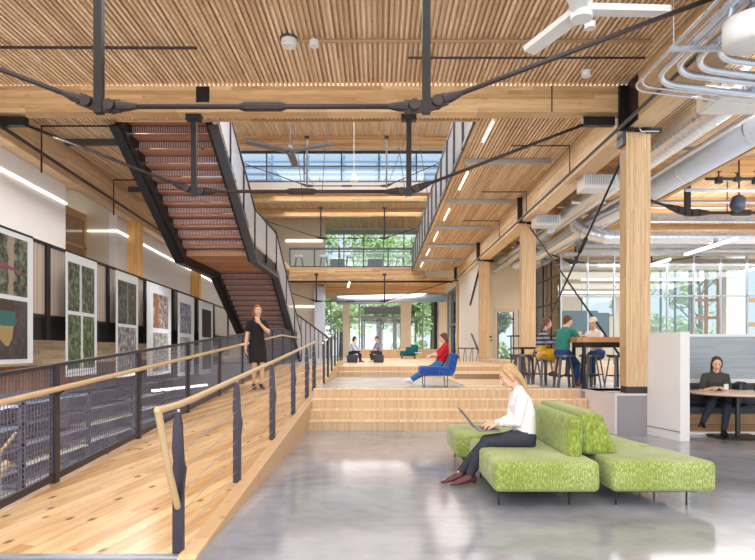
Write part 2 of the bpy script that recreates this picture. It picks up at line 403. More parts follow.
# neighbouring roof seen through the clerestory
t = thing('rooftop_louvre', 'pale blue grey rooftop louvres seen through the clerestory windows', 'louvre', (0, 36, 9.9))
b = B()
for i in range(7): b.box(-12, 12, 33.5, 33.53, 9.9+.36*i, 10.1+.36*i)
obj('slats', b, plain('louvre_blue', hexc(214, 222, 230), .5), t)
b = B()
b.box(-12, 12, 34.4, 34.45, 9.85, 12.3)
for i in range(13): b.box(-12+2*i, -11.9+2*i, 33.4, 33.46, 9.85, 12.3)
obj('rail', b, plain('louvre_grey', hexc(150, 172, 196), .5), t)
FACG = plain('facade_grey', hexc(158, 164, 172), .5, noise=.05)
# facade (entrance side)
FYN = 41.0
t = struct('window_3', B().box(-3.3, 5.2, FYN, FYN+.1, 4.75, 4.95).box(-3.3, 5.2, FYN, FYN+.1, 3.66, 3.76), FACG)
for x in (-3.3, -1.35, 3.0, 3.95, 5.1): obj('mullion', B().box(x-.05, x+.05, FYN-.01, FYN+.12, .9, 4.8), FACG, t)
obj('pane', B().box(-3.3, -1.2, FYN+.04, FYN+.05, .9, 4.8).box(1.15, 5.2, FYN+.04, FYN+.05, .9, 4.8).box(-1.2, 1.15, FYN+.04, FYN+.05, 3.7, 4.8), GLASS, t)
t = struct('door_1', B().box(-1.25, -1.08, FYN-.03, FYN+.12, .98, 3.55).box(1.06, 1.2, FYN-.03, FYN+.12, .98, 3.55).box(-1.25, 1.2, FYN-.03, FYN+.12, 3.55, 3.72).box(-.06, .06, FYN-.03, FYN+.12, .98, 3.6), FACG)
for s in (-1, 1):
    x0, x1 = (-1.05, -.08) if s < 0 else (.08, 1.05)
    l = obj('door_leaf', B().box(x0, x0+.1, FYN, FYN+.05, 1.0, 3.53).box(x1-.1, x1, FYN, FYN+.05, 1.0, 3.53).box(x0, x1, FYN, FYN+.05, 3.4, 3.53).box(x0, x1, FYN, FYN+.05, 1.0, 1.25), FACG, t)
    obj('pane', B().box(x0+.1, x1-.1, FYN+.02, FYN+.03, 1.25, 3.4), GLASS, l)
    obj('push_bar', B().box(x0+.12, x1-.12, FYN-.05, FYN-.02, 2.0, 2.06), GALV, l)
for nm, x0, x1, m, lab in (('timber_column', -2.45, -2.0, W_TAN, 'tan entrance column left of the glazed doors'), ('timber_column', 1.45, 2.15, W_TAN, 'tan entrance column right of the glazed doors'),
                     ('steel_column', 3.7, 3.92, STEEL, 'thin black steel column right of the entrance glazing'), ('concrete_column', 4.0, 4.9, BEIGE, 'broad pale pillar right of the entrance glazing'),
                     ('concrete_column', -4.05, -3.42, plain('pale_blue_paint', hexc(196, 206, 222), .6), 'pale blue grey pillar left of the entrance glazing')):
    yy = 40.3 if x0 > -3 else 37.6
    tag(obj(nm, B().box(x0, x1, yy, yy+.45, .98 if x0 > -3 else .7, 5.4), m), lab, 'column')
struct('wall_north', B().box(-9.5, 9.5, 40.9, 41.3, 5.0, 6.3), BEIGE)
# big first-floor window
t = struct('window_4', B().box(-3.7, 3.2, FYN, FYN+.1, 9.35, 9.7).box(-3.7, 3.2, FYN, FYN+.1, 8.15, 8.22).box(-3.7, 3.2, FYN, FYN+.1, 6.3, 6.5), FACG)
for x in (-3.7, -2.4, -1.05, .3, 1.7, 3.1): obj('mullion', B().box(x-.04, x+.04, FYN-.01, FYN+.1, 6.3, 9.4), FACG, t)
obj('pane', B().box(-3.7, 3.2, FYN+.04, FYN+.05, 6.3, 9.5), GLASS, t)
struct('wall_north', B().box(3.2, 9.5, 40.9, 41.2, 6.3, 9.9), BEIGE)
# east wing back wall with glazed door
YB = 27.0
b = B(); b.box(4.9, 5.18, YB, YB+.2, .7, 6).box(5.18, 6.3, YB, YB+.2, 3.3, 6).box(6.3, 9.1, YB, YB+.2, .7, 6).box(10.6, 11.4, YB, YB+.2, .7, 6).box(9.1, 10.6, YB, YB+.2, 3.9, 6).box(9.1, 10.6, YB, YB+.2, .7, 3.0)
struct('wall_east_back', b, BEIGE)
t = struct('door_2', B().box(5.18, 5.32, YB-.03, YB+.1, .98, 3.16).box(6.08, 6.24, YB-.03, YB+.1, .98, 3.16).box(5.18, 6.24, YB-.03, YB+.1, 3.16, 3.32), W_TAN)
lf = obj('door_leaf', B().box(5.33, 5.38, YB, YB+.05, .98, 3.16).box(6.02, 6.07, YB, YB+.05, .98, 3.16).box(5.33, 6.07, YB, YB+.05, .98, 1.1).box(5.33, 6.07, YB, YB+.05, 2.86, 2.9), STEELG, t)
obj('pane', B().box(5.38, 6.02, YB+.02, YB+.03, 1.1, 3.16), GLASS, lf)
tag(obj('door_reader', B().box(4.96, 5.06, YB-.04, YB, 2.0, 2.08).box(4.93, 5.1, YB-.05, YB, 1.86, 1.9), BLACKP), 'small black access reader beside the far glazed door', 'card reader')
t = struct('window_5', B().box(9.1, 10.6, YB, YB+.1, 3.84, 3.92).box(9.1, 10.6, YB, YB+.1, 2.98, 3.06).box(9.1, 9.16, YB, YB+.1, 3, 3.9).box(10.54, 10.6, YB, YB+.1, 3, 3.9), STEELG)
obj('pane', B().box(9.1, 10.6, YB+.04, YB+.05, 3, 3.9), GLASS, t)
# windows to the right of it
def winframe(nm, x0, x1, z0, z1, xs, zs, m, y=YB, w=.06):
    b = B()
    for x in xs: b.box(x-w/2, x+w/2, y, y+.1, z0, z1)
    for z in zs: b.box(x0, x1, y-.008, y+.092, z-w/2-.001, z+w/2+.001)
    t = struct(nm, b, m); obj('pane', B().box(x0, x1, y+.04, y+.05, z0, z1), GLASS, t); return t
winframe('window_6', 11.4, 14.0, .8, 5.3, (11.4, 12.05, 12.7, 13.35, 14.0), (.8, 2.2, 3.9, 5.3), plain('blue_frame', hexc(96, 116, 136), .5))
winframe('window_7', 14.1, 15.35, .8, 5.5, (14.15, 14.75, 15.3), (.8, 2.9, 3.7, 5.5), W_PANEL, w=.12)
winframe('window_8', 16.35, 20.5, .8, 5.6, (16.4, 17.2, 18.4, 19.4), (.8, 2.6, 3.7, 5.6), W_FRAME, w=.2)
tag(obj('concrete_column', B().box(15.4, 16.25, 26.6, 27.2, .7, 5.9), WHITE), 'broad white pillar between the right hand windows', 'column')
struct('wall_east_back', B().box(11.4, 20.5, YB, YB+.2, 5.6, 6.1), BEIGE)
# white infill wall on the column line
struct('wall_east', B().box(4.38, 4.6, 26.0, 32.8, .98, 5.27), WHITE)
t = struct('window_9', B().box(4.38, 4.48, 33.2, 38.5, 4.9, 5.1).box(4.38, 4.48, 33.2, 38.5, 2.9, 3.0).box(4.38, 4.48, 33.2, 33.3, .98, 5).box(4.38, 4.48, 35.8, 35.9, .98, 5).box(4.38, 4.48, 38.4, 38.5, .98, 5), plain('blue_frame', (0, 0, 0)))
obj('pane', B().box(4.42, 4.43, 33.3, 38.4, .98, 4.9), glass('blue_glass', (.62, .76, .88)), t)

# ================================================================= TIMBER FRAME
def beamX(x0, x1, y, z0=5.55, z1=6.0, w=.27, label='', mat=W_GLX):
    t = thing('timber_beam', label, 'beam', ((x0+x1)/2, y+w/2, z0))
    obj('beam_body', B().box(x0, x1, y, y+w, z0, z1), mat, t); return t
t = beamX(-7.4, 4.22, 10.34, label='large glued timber beam crossing the whole picture under the ribbed ceiling')
for px in (203,): 
    x = WX(px, 10.34); obj('cover_plate', B().box(x-.11, x+.11, 10.31, 10.34, 5.72, 5.98), STEEL, t)
obj('joint_plate', B().box(2.97, 2.985, 10.325, 10.34, 5.55, 6.0), STEELB, t)
beamX(-7.4, 4.22, 6.5, label='timber beam overhead of the nearest steel truss, above the picture edge')
for i, y in enumerate((14.1, 17.9, 21.7, 25.4)):
    beamX(4.7, 16.0, y, label='timber cross beam of the right wing, ' + ('nearest of the four', 'second of the four', 'third of the four', 'farthest of the four')[i], mat=wood('glulam_amber', hexc(194, 148, 98), hexc(226, 184, 132), 'z', 'x', .0381, 2.6, 0, .3, .2, .5))
beamX(-9.4, 9.4, 28.8, 11.25, 11.7, .4, 'high roof beam just in front of the clerestory')
beamX(-9.4, 9.4, 24.9, 11.25, 11.7, .4, 'high roof beam above the hanging grey fan')
beamX(-9.4, 9.4, 31.4, 9.25, 9.7, .4, 'lower roof beam just behind the clerestory')
beamX(-9.4, 9.4, 35.0, 9.25, 9.7, .4, 'lower roof beam above the bridge')
# longitudinal beams on the column lines
t = thing('timber_beam', 'long timber beam running along the right hand columns into the distance', 'beam', (4.47, 20, 5.27))
obj('beam_body', B().box(4.26, 4.68, FY0, 34.4, 5.27, 5.98), W_GLY, t)
t = thing('timber_beam', 'long timber beam running along the white left wall into the distance', 'beam', (-7, 20, 5.27))
obj('beam_body', B().prism([(LX(6.1, FY0), FY0), (LX(6.1, 36), 36), (LX(6.38, 36), 36), (LX(6.38, FY0), FY0)], 5.27, 5.98), W_GLY, t)
# columns
cl = ['nearest and largest timber column standing on the stone plinth', 'second timber column standing behind the woman with the laptop', 'third timber column beside the far glazed door', 'farthest thin timber column of the right row']
for i, y in enumerate((10.34, 17.9, 25.4, 32.9)):
    zb = (.70, .70, .98, .98)[i]
    t = thing('timber_column', cl[i], 'column', (4.47, y+.14, zb))
    obj('post', B().box(4.26, 4.68, y, y+.28, zb+.12, 5.2), W_GLZ, t)
    obj('steel_shoe', B().box(4.27, 4.67, y+.01, y+.27, zb, zb+.12), STEELB, t)
    b = B().box(4.12, 4.36, y-.07, y+.0, 5.22, 5.98).box(4.40, 4.60, y-.05, y+.0, 5.2, 5.98).box(4.60, 4.86, y-.05, y+.03, 5.18, 5.27)
    obj('bracket', b, STEEL, t)
    if i == 0:
        obj('side_plate', B().box(4.235, 4.262, 9.86, 10.32, 5.24, 5.98), STEEL, t)
        obj('brace_plate', B().box(4.20, 4.26, y+.0, y+.26, 5.0, 5.6), STEELG, t)
        pts = [(4.28, y-.05, 5.3), (4.28, y-.05, 5.86), (4.33, y-.05, 5.95), (4.42, y-.05, 5.95), (4.47, y-.05, 5.86), (4.47, y-.05, 5.24), (4.50, y-.05, 5.2), (4.80, y-.05, 5.2)]
        obj('conduit', B().tube(pts, .012, 8), CONDUIT, t)
for i, y in enumerate((17.9, 25.4)):
    x = LX(6.24, y)
    tag(obj('timber_column', B().box(x-.2, x+.2, y, y+.28, .0, 5.27), wood('glulam_gold', hexc(206, 150, 78), hexc(236, 186, 116), 'x', 'z', .0381, 3.0, 0, .35, .1, .5)), ('golden timber post on the left wall past the window recess', 'golden timber post on the left wall behind the staircase landing')[i], 'column')

# ---- steel rod trusses
def rod(name, a, b, r, t, mat=STEELB): return obj(name, B().tube([a, b], r, 10), mat, t, True)
def clevis(p, d, t, s=1.0):
    p = Vector(p); d = Vector(d).normalized(); e = p+d*.30*s
    b = B(); b.beam(p+d*.02, p+d*.24*s, .05, .13*s); b.tube([p+d*.2*s, p+d*.3*s, p+d*.42*s], [.06*s, .055*s, .03*s], 10)
    q = p+d*.13*s; b.tube([q+Vector((0, -.075, 0)), q+Vector((0, .075, 0))], .06*s, 12)
    obj('clevis', b, STEELB, t)
def truss(Y, zb, ztop, label, xl=-3.15, xr=.52, el=(-6.7, 5.5), er=(4.0, 5.55), s=1.0, mat=STEEL, wedge=True):
    t = thing('steel_truss', label, 'truss', ((xl+xr)/2, Y, zb))
    for x in (xl, xr):
        obj('post', B().box(x-.045*s, x+.045*s, Y-.04*s, Y+.04*s, zb-.08, ztop), mat, t)
        obj('post_cap', B().box(x-.13*s, x+.13*s, Y-.07, Y+.07, ztop-.10, ztop), mat, t)
    rod('tie_rod', (xl+.1, Y, zb), (xr-.1, Y, zb), .03*s, t)
    xm = (xl+xr)/2; obj('turnbuckle', B().tube([(xm-.27, Y, zb), (xm-.2, Y, zb), (xm+.2, Y, zb), (xm+.27, Y, zb)], [.03*s, .055*s, .055*s, .03*s], 10), STEELB, t)
    for x, e in ((xl, el), (xr, er)):
        a = Vector((x, Y, zb)); q = Vector((e[0], Y, e[1])); d = q-a
        rod('diagonal_rod', a+d.normalized()*.1, q, .028*s, t)
        clevis(a, d, t, s); clevis(a, (-d.x, 0, 0), t, s)
        if wedge:
            sx = 1 if e[0] > x else -1
            obj('end_bracket', B().xprism([(Y-.06, e[1]-.13), (Y+.06, e[1]-.13), (Y+.06, e[1]+.02), (Y-.06, e[1]+.02)], e[0]-.3 if sx > 0 else e[0]-.25, e[0]+.25 if sx > 0 else e[0]+.3), STEEL, t)
    return t
truss(6.6, 4.13, 5.55, xl=-3.08, label='nearest black steel rod truss hanging in front of the big timber beam', er=(4.3, 5.56), el=(-7.0, 5.6), wedge=False)
truss(10.48, 4.22, 5.55, xl=-3.23, label='second steel rod truss hanging beneath the big timber beam', el=(-6.45, 5.49), er=(3.85, 5.49))
truss(27.5, 8.97, 11.25, 'dark rod truss hanging from the high roof in front of the clerestory', xl=-3.3, xr=.35, el=(-9, 11), er=(5, 11), s=.8, mat=STEELG, wedge=False)
truss(33.0, 7.6, 9.3, 'dark rod truss hanging from the lower roof over the bridge', xl=-3.2, xr=.3, el=(-8, 9.1), er=(5, 9.1), s=.8, wedge=False)
truss(32.6, 4.1, 5.6, 'dark rod truss under the bridge', xl=-3.4, xr=.3, el=(-5.1, 4.65), er=(4.3, 5.3), s=.8, wedge=False)
truss(14.3, 4.72, 5.6, 'brown steel truss in the right wing above the booth', xl=7.35, xr=9.9, el=(5.0, 5.5), er=(15, 5.5), s=1.3, mat=STEELB, wedge=False)
truss(21.9, 4.6, 5.6, 'brown steel truss farther back in the right wing', xl=7.2, xr=9.9, el=(5.0, 5.4), er=(15, 5.4), s=1.2, mat=STEELB, wedge=False)
# cross bracing between columns one and two, and shorter ones beyond
t = thing('cross_brace', 'two crossing dark steel rods between the first and second timber columns', 'brace', (4.47, 14, .8))
rod('brace_rod', (4.45, 10.62, 5.15), (4.45, 17.9, 1.0), .022, t, STEEL); rod('brace_rod', (4.51, 17.9, 5.1), (4.51, 10.62, 1.0), .022, t, STEEL)
obj('turnbuckle', B().tube([(4.45, 12.9, 3.85), (4.45, 13.3, 3.62)], .045, 10), STEEL, t)
t = thing('cross_brace', 'dark steel rods crossing the white panel between the farthest timber columns', 'brace', (4.36, 28, 1))
rod('brace_rod', (4.34, 25.7, 5.1), (4.34, 28.6, 3.6), .04, t, STEEL); rod('brace_rod', (4.34, 25.7, 1.2), (4.34, 28.2, 2.2), .035, t, STEEL)

# ================================================================= BRIDGE
t = thing('footbridge', 'timber fronted footbridge crossing the hall at first floor level', 'bridge', (-1.6, 34.6, 5.43))
obj('fascia_beam', B().box(-5.2, 2.6, 34.6, 34.9, 5.43, 6.22), W_GLX, t)
obj('deck', B().box(-5.2, 2.6, 34.9, 40.9, 6.1, 6.25), CONC2, t)
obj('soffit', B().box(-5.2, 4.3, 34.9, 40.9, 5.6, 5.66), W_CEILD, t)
obj('back_beam', B().box(-5.2, 4.3, 39.4, 39.8, 5.2, 5.6), wood('glulam_amber', (0, 0, 0), (0, 0, 0)), t)
obj('drop_pipe', B().tube([(-5.2, 34.3, 5.36), (4.2, 34.3, 5.36)], .06, 8), STEEL, t)
t = thing('bridge_guardrail', 'glass guard with dark posts along the footbridge', 'guardrail', (-1.6, 34.7, 6.2))
obj('top_rail', B().box(-5.2, 2.0, 34.64, 34.72, 7.24, 7.36).box(-5.2, 2.0, 34.64, 34.72, 6.2, 6.3), STEELG, t)
for i in range(6):
    x = -5.15+7.1*i/5; obj('post', B().box(x-.04, x+.04, 34.64, 34.72, 6.2, 7.3), STEELG, t)
obj('glass_panel', B().box(-5.2, 2.0, 34.67, 34.68, 6.3, 7.24), GLASS, t)

# ================================================================= GUARD along the mezzanine edge
t = thing('mezzanine_guardrail', 'grey panelled guard with dark posts along the right mezzanine edge', 'guardrail', (1.95, 23, 6.2))
obj('top_rail', B().box(1.9, 1.98, 11.9, 34.6, 7.30, 7.36), STEELG, t)
obj('bottom_rail', B().box(1.88, 1.93, 11.9, 34.6, 6.0, 6.1), STEELG, t)
for i in range(15):
    y = 12.0+1.6*i; obj('post', B().box(1.87, 1.93, y, y+.08, 5.98, 7.32), STEELG, t)
for i in range(14):
    y = 12.08+1.6*i; obj('panel', B().box(1.925, 1.935, y, y+1.52, 6.1, 7.3), PANEL, t)

# ================================================================= lights on soffits, bars
for i, (y0, y1) in enumerate(((11.95, 13.1), (15.3, 17.0), (19.3, 21.0), (23.1, 25.0), (27.0, 28.8), (31.0, 32.8))):
    o = obj('linear_light', B().box(2.25, 2.29, y0, y1, 5.975, 5.998), LAMP)
    tag(o, 'slim white linear light on the mezzanine underside, ' + ('nearest', 'second nearest', 'third nearest', 'fourth nearest', 'fifth nearest', 'farthest')[i] + ' of the row', 'light', 'linear lights under the mezzanine')
for i, y in enumerate((14.25, 18.1, 21.9, 25.8, 29.8)):
    t = thing('ceiling_bar', 'grey steel bar across the mezzanine underside, ' + ('nearest', 'second', 'third', 'fourth', 'farthest')[i] + ' one', 'bar', (3, y, 5.85))
    obj('channel', B().box(2.02, 4.1, y, y+.08, 5.88, 5.99), GALVD, t)
    if i < 3:
        obj('pipe', B().tube([(2.9, y-1.1, 5.93), (4.18, y-1.1, 5.93), (4.18, y-1.1, 5.3)], .016, 8), STEELB, t)
for i, y in enumerate((12.9, 16.7)):
    t = thing('ceiling_bar', ('near', 'far')[i] + ' dark bar with drop pipe on the left ceiling beside the staircase', 'bar', (-6.2, y, 5.85))
    obj('channel', B().box(LX(6.0, y)+.05, -5.3, y, y+.08, 5.86, 5.99), STEELG, t)
    obj('pipe', B().tube([(-5.3, y-.9, 5.93), (LX(5.95, y), y-.9, 5.93), (LX(5.95, y), y-.9, 5.0)], .02, 8), STEELB, t)
# pipes along the beams
tag(obj('sprinkler_pipe', B().tube([(4.1, 2, 5.24), (4.1, 34, 5.24)], .03, 8), STEELG), 'thin grey pipe running along the right timber beam', 'pipe')
tag(obj('sprinkler_pipe', B().tube([(LX(5.9, 4), 4, 5.32), (LX(5.9, 30), 30, 5.32)], .035, 8), STEELB), 'dark pipe running along the left timber beam', 'pipe')
tag(obj('sprinkler_pipe', B().tube([(-7, 8.9, 5.94), (WX(197, 8.9), 8.9, 5.93)], .022, 8), STEELB), 'thin dark pipe across the ribbed ceiling at top left', 'pipe')
tag(obj('sprinkler_pipe', B().tube([(WX(408, 9.2), 9.2, 5.93), (WX(645, 9.2), 9.2, 5.93)], .018, 8), STEELB), 'thin dark pipe across the ribbed ceiling at top right', 'pipe')
tag(obj('ceiling_conduit', B().tube([(WX(302, 8.75), 8.75, 5.955), (WX(650, 8.75), 8.75, 5.955)], .028, 8), plain('tan_conduit', hexc(176, 142, 104), .5)), 'tan conduit across the ribbed ceiling from the smoke detector', 'conduit')
x = WX(289, 8.75)
t = thing('smoke_detector', 'round white ceiling detector left of the tan conduit', 'detector', (x, 8.75, 5.9))
obj('housing', B().disc((x, 8.75), .115, 5.90, 5.97).disc((x, 8.75), .09, 5.87, 5.9), FANW, t); obj('mounting_plate', B().disc((x, 8.75), .13, 5.97, 6.0), STEELG, t)
for i, (px, py, Y) in enumerate(((314, 43, 8.7), (586, 73, 9.3), (712, 59, 8.0), (590, 25, 8.0))):
    x = WX(px, Y); z = WZ(py, Y); t = thing('spot_fixture', ('small white spot beside the smoke detector', 'small white spot hanging left of the bent conduits', 'small white spot among the silver conduits', 'small white dome spot below the white ceiling fan')[i], 'light', (x, Y, z))
    obj('stem', B().tube([(x, Y, z), (x, Y, 6.0)], .012, 8), GALVD, t); obj('head', B().disc((x, Y), .07, z-.05, z+.03), FANW, t)
# west wall linear lights
b = B().prism([(LX(6.36, 2), 2), (LX(6.36, 13.9), 13.9), (LX(6.4, 13.9), 13.9), (LX(6.4, 2), 2)], 4.82, 4.86)
tag(obj('wall_light', b, LAMP), 'long glowing light strip on the near white left wall', 'light')
tag(obj('wall_light', B().box(-8.3, LX(6.36, 17.1)+.0, 17.06, 17.1, 4.82, 4.86), LAMP), 'short light strip on the beige return wall in the window recess', 'light')
b = B().prism([(LX(6.36, 17.1), 17.06), (LX(6.36, 30), 30), (LX(6.4, 30), 30), (LX(6.4, 17.1), 17.1)], 4.82, 4.86)
tag(obj('wall_light', b, LAMP), 'glowing light strip on the left wall behind the golden post', 'light')
tag(obj('wall_light', B().box(-5.7, -3.6, 37.94, 38, 4.15, 4.24), LAMP), 'light strip on the far beige wall beneath the footbridge', 'light')
tag(obj('wall_light', B().box(-5.9, -3.6, 37.94, 38, 8.30, 8.42), LAMP), 'light strip on the far beige wall above the footbridge', 'light')
# right wing pendants
k = 0
for (a, q, lab) in (((9.3, 15.6, 4.35), (9.3, 18.2, 4.35), 'nearest lit linear pendant in the right wing'), ((9.3, 19.2, 4.35), (9.3, 21.6, 4.35), 'lit linear pendant just right of the nearest timber column'),
                    ((13.4, 20.6, 4.35), (13.4, 22.8, 4.35), 'lit linear pendant at the right picture edge'), ((8.3, 24.6, 4.33), (13.3, 24.6, 4.33), 'upper lit linear pendant crossing the glazed room'),
                    ((7.8, 25.6, 3.9), (11.5, 25.6, 3.9), 'lower lit linear pendant crossing the glazed room')):
    t = thing('linear_pendant', lab, 'light', a)
    obj('diffuser', B().beam(a, q, .09, .07), LAMP, t)
    up = Vector((0, 0, .045)); obj('housing', B().beam(Vector(a)+up, Vector(q)+up, .1, .025), FANW, t)
    for f_ in (.15, .85):
        p = Vector(a).lerp(Vector(q), f_); obj('hanger', B().tube([p, (p.x, p.y, 5.98)], .006, 5), GALVD, t)
# ---- ducts
def spiral(pts, r, name='duct_body', t=None, mat=GALV, pitch=.16):
    P2 = []; rr = []
    for a, q in zip(pts, pts[1:]):
        a, q = Vector(a), Vector(q); L = (q-a).length; n = max(2, int(L/pitch))
        for i in range(n):
            P2 += [a.lerp(q, i/n), a.lerp(q, (i+.2)/n), a.lerp(q, (i+.3)/n)]; rr += [r+.016, r+.016, r]
    P2.append(Vector(pts[-1])); rr.append(r)
    return obj(name, B().tube(P2, rr, 20), mat, t, False)
t = thing('spiral_duct', 'big round silver spiral duct running beside the right timber beam', 'duct', (5.45, 15, 5.1))
spiral([(5.45, 6.0, 5.36), (5.45, 29, 5.36)], .235, t=t)
for y in (9.2, 13.0, 16.8, 20.6): obj('hanger_strap', B().box(5.20, 5.70, y, y+.04, 5.6, 5.62).box(5.20, 5.21, y, y+.04, 5.36, 6).box(5.69, 5.70, y, y+.04, 5.36, 6), GALVD, t)
t = thing('spiral_duct', 'second silver duct right of the big spiral duct, with smooth bluish skin', 'duct', (6.6, 15, 5.1))
obj('duct_body', B().tube([(6.58, 5, 5.3), (6.58, 26, 5.3)], .25, 24), plain('duct_blue', hexc(214, 224, 238), .35, .15, noise=.05), t, True)
for y in (8, 10.4, 12.8, 15.2, 17.6, 20): obj('joint_flange', B().tube([(6.58, y, 5.3), (6.58, y+.05, 5.3)], .268, 24), GALV, t)
tag(obj('cable_tray', B().box(7.0, 7.1, 5, 24, 5.20, 5.26), W_FRAME), 'long pale timber strip running beneath the ducts at right', 'strip')
tag(obj('service_pipe', B().tube([(5.95, 6, 5.22), (5.95, 27, 5.22)], .05, 10), GALV), 'straight silver pipe between the two big ducts', 'pipe')
t = thing('spiral_duct', 'round grey duct crossing the right wing behind the booth wall', 'duct', (10, 20, 5))
spiral([(6.6, 19.9, 4.90), (16, 19.9, 4.90)], .2, t=t, mat=GALVD)
t = thing('spiral_duct', 'lower round grey duct crossing the far end of the right wing', 'duct', (10, 24.5, 5))
spiral([(6.5, 23.9, 4.86), (16, 23.9, 4.86)], .22, t=t, mat=GALVD)
t = thing('bent_duct', 'silver duct elbow seen behind the crossing brace rods', 'duct', (8, 16, 4.7))
pts = [Vector((6.0, 18.2, 5.3)), Vector((5.75, 17.4, 5.05)), Vector((5.85, 16.9, 4.75)), Vector((6.3, 16.7, 4.6)), Vector((15.0, 16.7, 4.6))]
spiral(pts, .19, t=t, mat=GALV)
t = thing('flexible_duct', 'crinkled silver flexible duct dropping between the big ducts', 'duct', (5.6, 20, 4.8))
spiral([(6.4, 15.2, 5.15), (5.9, 17.8, 4.95), (5.7, 20.5, 4.8), (5.5, 24, 4.85)], .17, t=t, pitch=.06)
tag(obj('service_pipe', B().tube([(5.2, 18.2, 5.1), (5.2, 26.8, 4.95)], .12, 12), GALV), 'silver pipe running to the far glazed door wall', 'pipe')
for i, (x0, x1, y, z0) in enumerate(((4.45, 5.18, 13.0, 4.97), (4.42, 5.12, 16.9, 4.97))):
    t = thing('air_grille', ('nearer', 'farther')[i] + ' silver rectangular air box poking out beside the right timber beam', 'vent', (x0, y, z0))
    obj('box', B().box(x0, x1, y+.02, y+.5, z0, z0+.29), FANW, t)
    b = B()
    for k in range(14): b.box(x0+.03+k*(x1-x0-.06)/14, x0+.045+k*(x1-x0-.06)/14, y, y+.02, z0+.07, z0+.28)
    obj('grille', b, GALVD, t)
t = thing('air_box', 'white open ended air box beneath the bent silver conduits', 'vent', (4.95, 8.9, 5.3))
b = B().box(4.92, 4.96, 8.7, 9.3, 5.12, 5.42).box(4.96, 6.2, 8.7, 9.3, 5.1, 5.14)
b.box(4.96, 6.2, 9.26, 9.3, 5.14, 5.4); obj('box', b, FANW, t); obj('round_opening', B().tube([(4.90, 9.0, 5.27), (4.93, 9.0, 5.27)], .1, 16), GALVD, t)
# bundle of bent conduits
t = thing('conduit_bundle', 'bundle of silver conduits sweeping down and bending right under the ceiling', 'conduit', (4, 8, 5.1))
for i in range(8):
    r = (.016, .02, .05, .05, .05, .05, .05, .036)[i]
    x0 = (3.55, 3.60, 3.72, 3.86, 4.00, 4.15, 4.34, 4.46)[i]; yb = (8.55, 8.48, 8.34, 8.12, 7.9, 7.7, 7.25, 7.1)[i]; rad = .55 if i > 1 else .35; z = 5.12+.035*(i % 2)
    pts = [(x0, 3.0, z)]
    for k in range(9):
        a = R(72)*k/8; pts.append((x0+rad-rad*math.cos(a), yb-rad+rad*math.sin(a), z))
    q = pts[-1]; pts.append((q[0]+6*math.cos(R(18)), q[1]+6*math.sin(R(18))*.7, z-.02))
    obj('conduit', B().tube(pts, r, 10), CONDUIT, t, True)
for y in (7.1,): 
    obj('strut', B().box(3.45, 4.75, y, y+.05, 5.0, 5.05), GALVD, t)
    for x in (3.5, 4.7): obj('hanger', B().tube([(x, y+.02, 5.02), (x, y+.02, 6)], .008, 6), GALVD, t)
x, Y = WX(752, 6.4), 6.4; z = WZ(30, Y)
t = thing('drum_lamp', 'large round white drum lamp cut by the top right corner', 'lamp', (x, Y, z))
obj('shade', B().tube([(x, Y, z-.17), (x, Y, z-.14), (x, Y, z+.1), (x, Y, z+.16)], [.22, .28, .28, .16], 28, round_=False), FANW, t, True); obj('stem', B().tube([(x, Y, z+.1), (x, Y, 6)], .03, 10), GALVD, t)
obj('bracket', B().tube([(x-.25, Y, z+.12), (x-.2, Y, z+.28), (x, Y, z+.34)], .03, 8), GALVD, t)
t = thing('pipe_manifold', 'dark run of pipes and valves crossing the right wing high up', 'pipe', (9, 14.9, 5.5))
b = B().tube([(7.4, 13.6, 5.33), (12.5, 13.6, 5.33)], .035, 8); obj('pipe', b, STEEL, t)
for k in range(9):
    x = 7.7+.42*k; random.seed(k); h_ = .05+.07*random.random(); obj('valve', B().rbox(x-.07, x+.07, 13.54, 13.66, 5.33-h_, 5.37, .015, 2).tube([(x, 13.6, 5.36), (x, 13.6, 5.42+h_*.6)], .018, 8).tube([(x-.05, 13.6, 5.43+h_*.6), (x+.05, 13.6, 5.43+h_*.6)], .014, 8), BLACKP, t)
obj('pipe', B().tube([(6.9, 13.5, 5.05), (12.5, 13.5, 5.0)], .04, 8), GALVD, t)
t = thing('pendant_speaker', 'dark blue grey pendant speaker hanging on a rod at right', 'speaker', (8.4, 14.0, 4.7))
obj('cabinet', B().tube([(8.3, 14.0, 4.72), (8.35, 14.0, 4.78), (8.4, 14, 5.0), (8.42, 14, 5.06)], [.1, .17, .15, .06], 14), plain('speaker_blue', hexc(58, 66, 84), .5), t, True)
obj('rod', B().tube([(8.4, 14, 5.0), (8.4, 14, 6)], .018, 8), STEEL, t)
# small transverse galvanised stuff near the entrance
t = thing('spiral_duct', 'long silver duct crossing above the entrance doors', 'duct', (0, 37, 4.5))
obj('duct_body', B().tube([(-2.6, 37.5, 4.55), (4.2, 37.5, 4.75)], .28, 18), GALVD, t, True)
tag(obj('air_curtain', B().box(-1.0, 1.4, 40.5, 40.9, 3.9, 4.35), STEELG), 'grey air curtain box above the entrance doors', 'vent')
tag(obj('strip_light', B().beam((-1.75, 33.9, 5.0), (-1.55, 31.5, 5.0), .10, .07), LAMP), 'short tilted strip light under the footbridge', 'light')

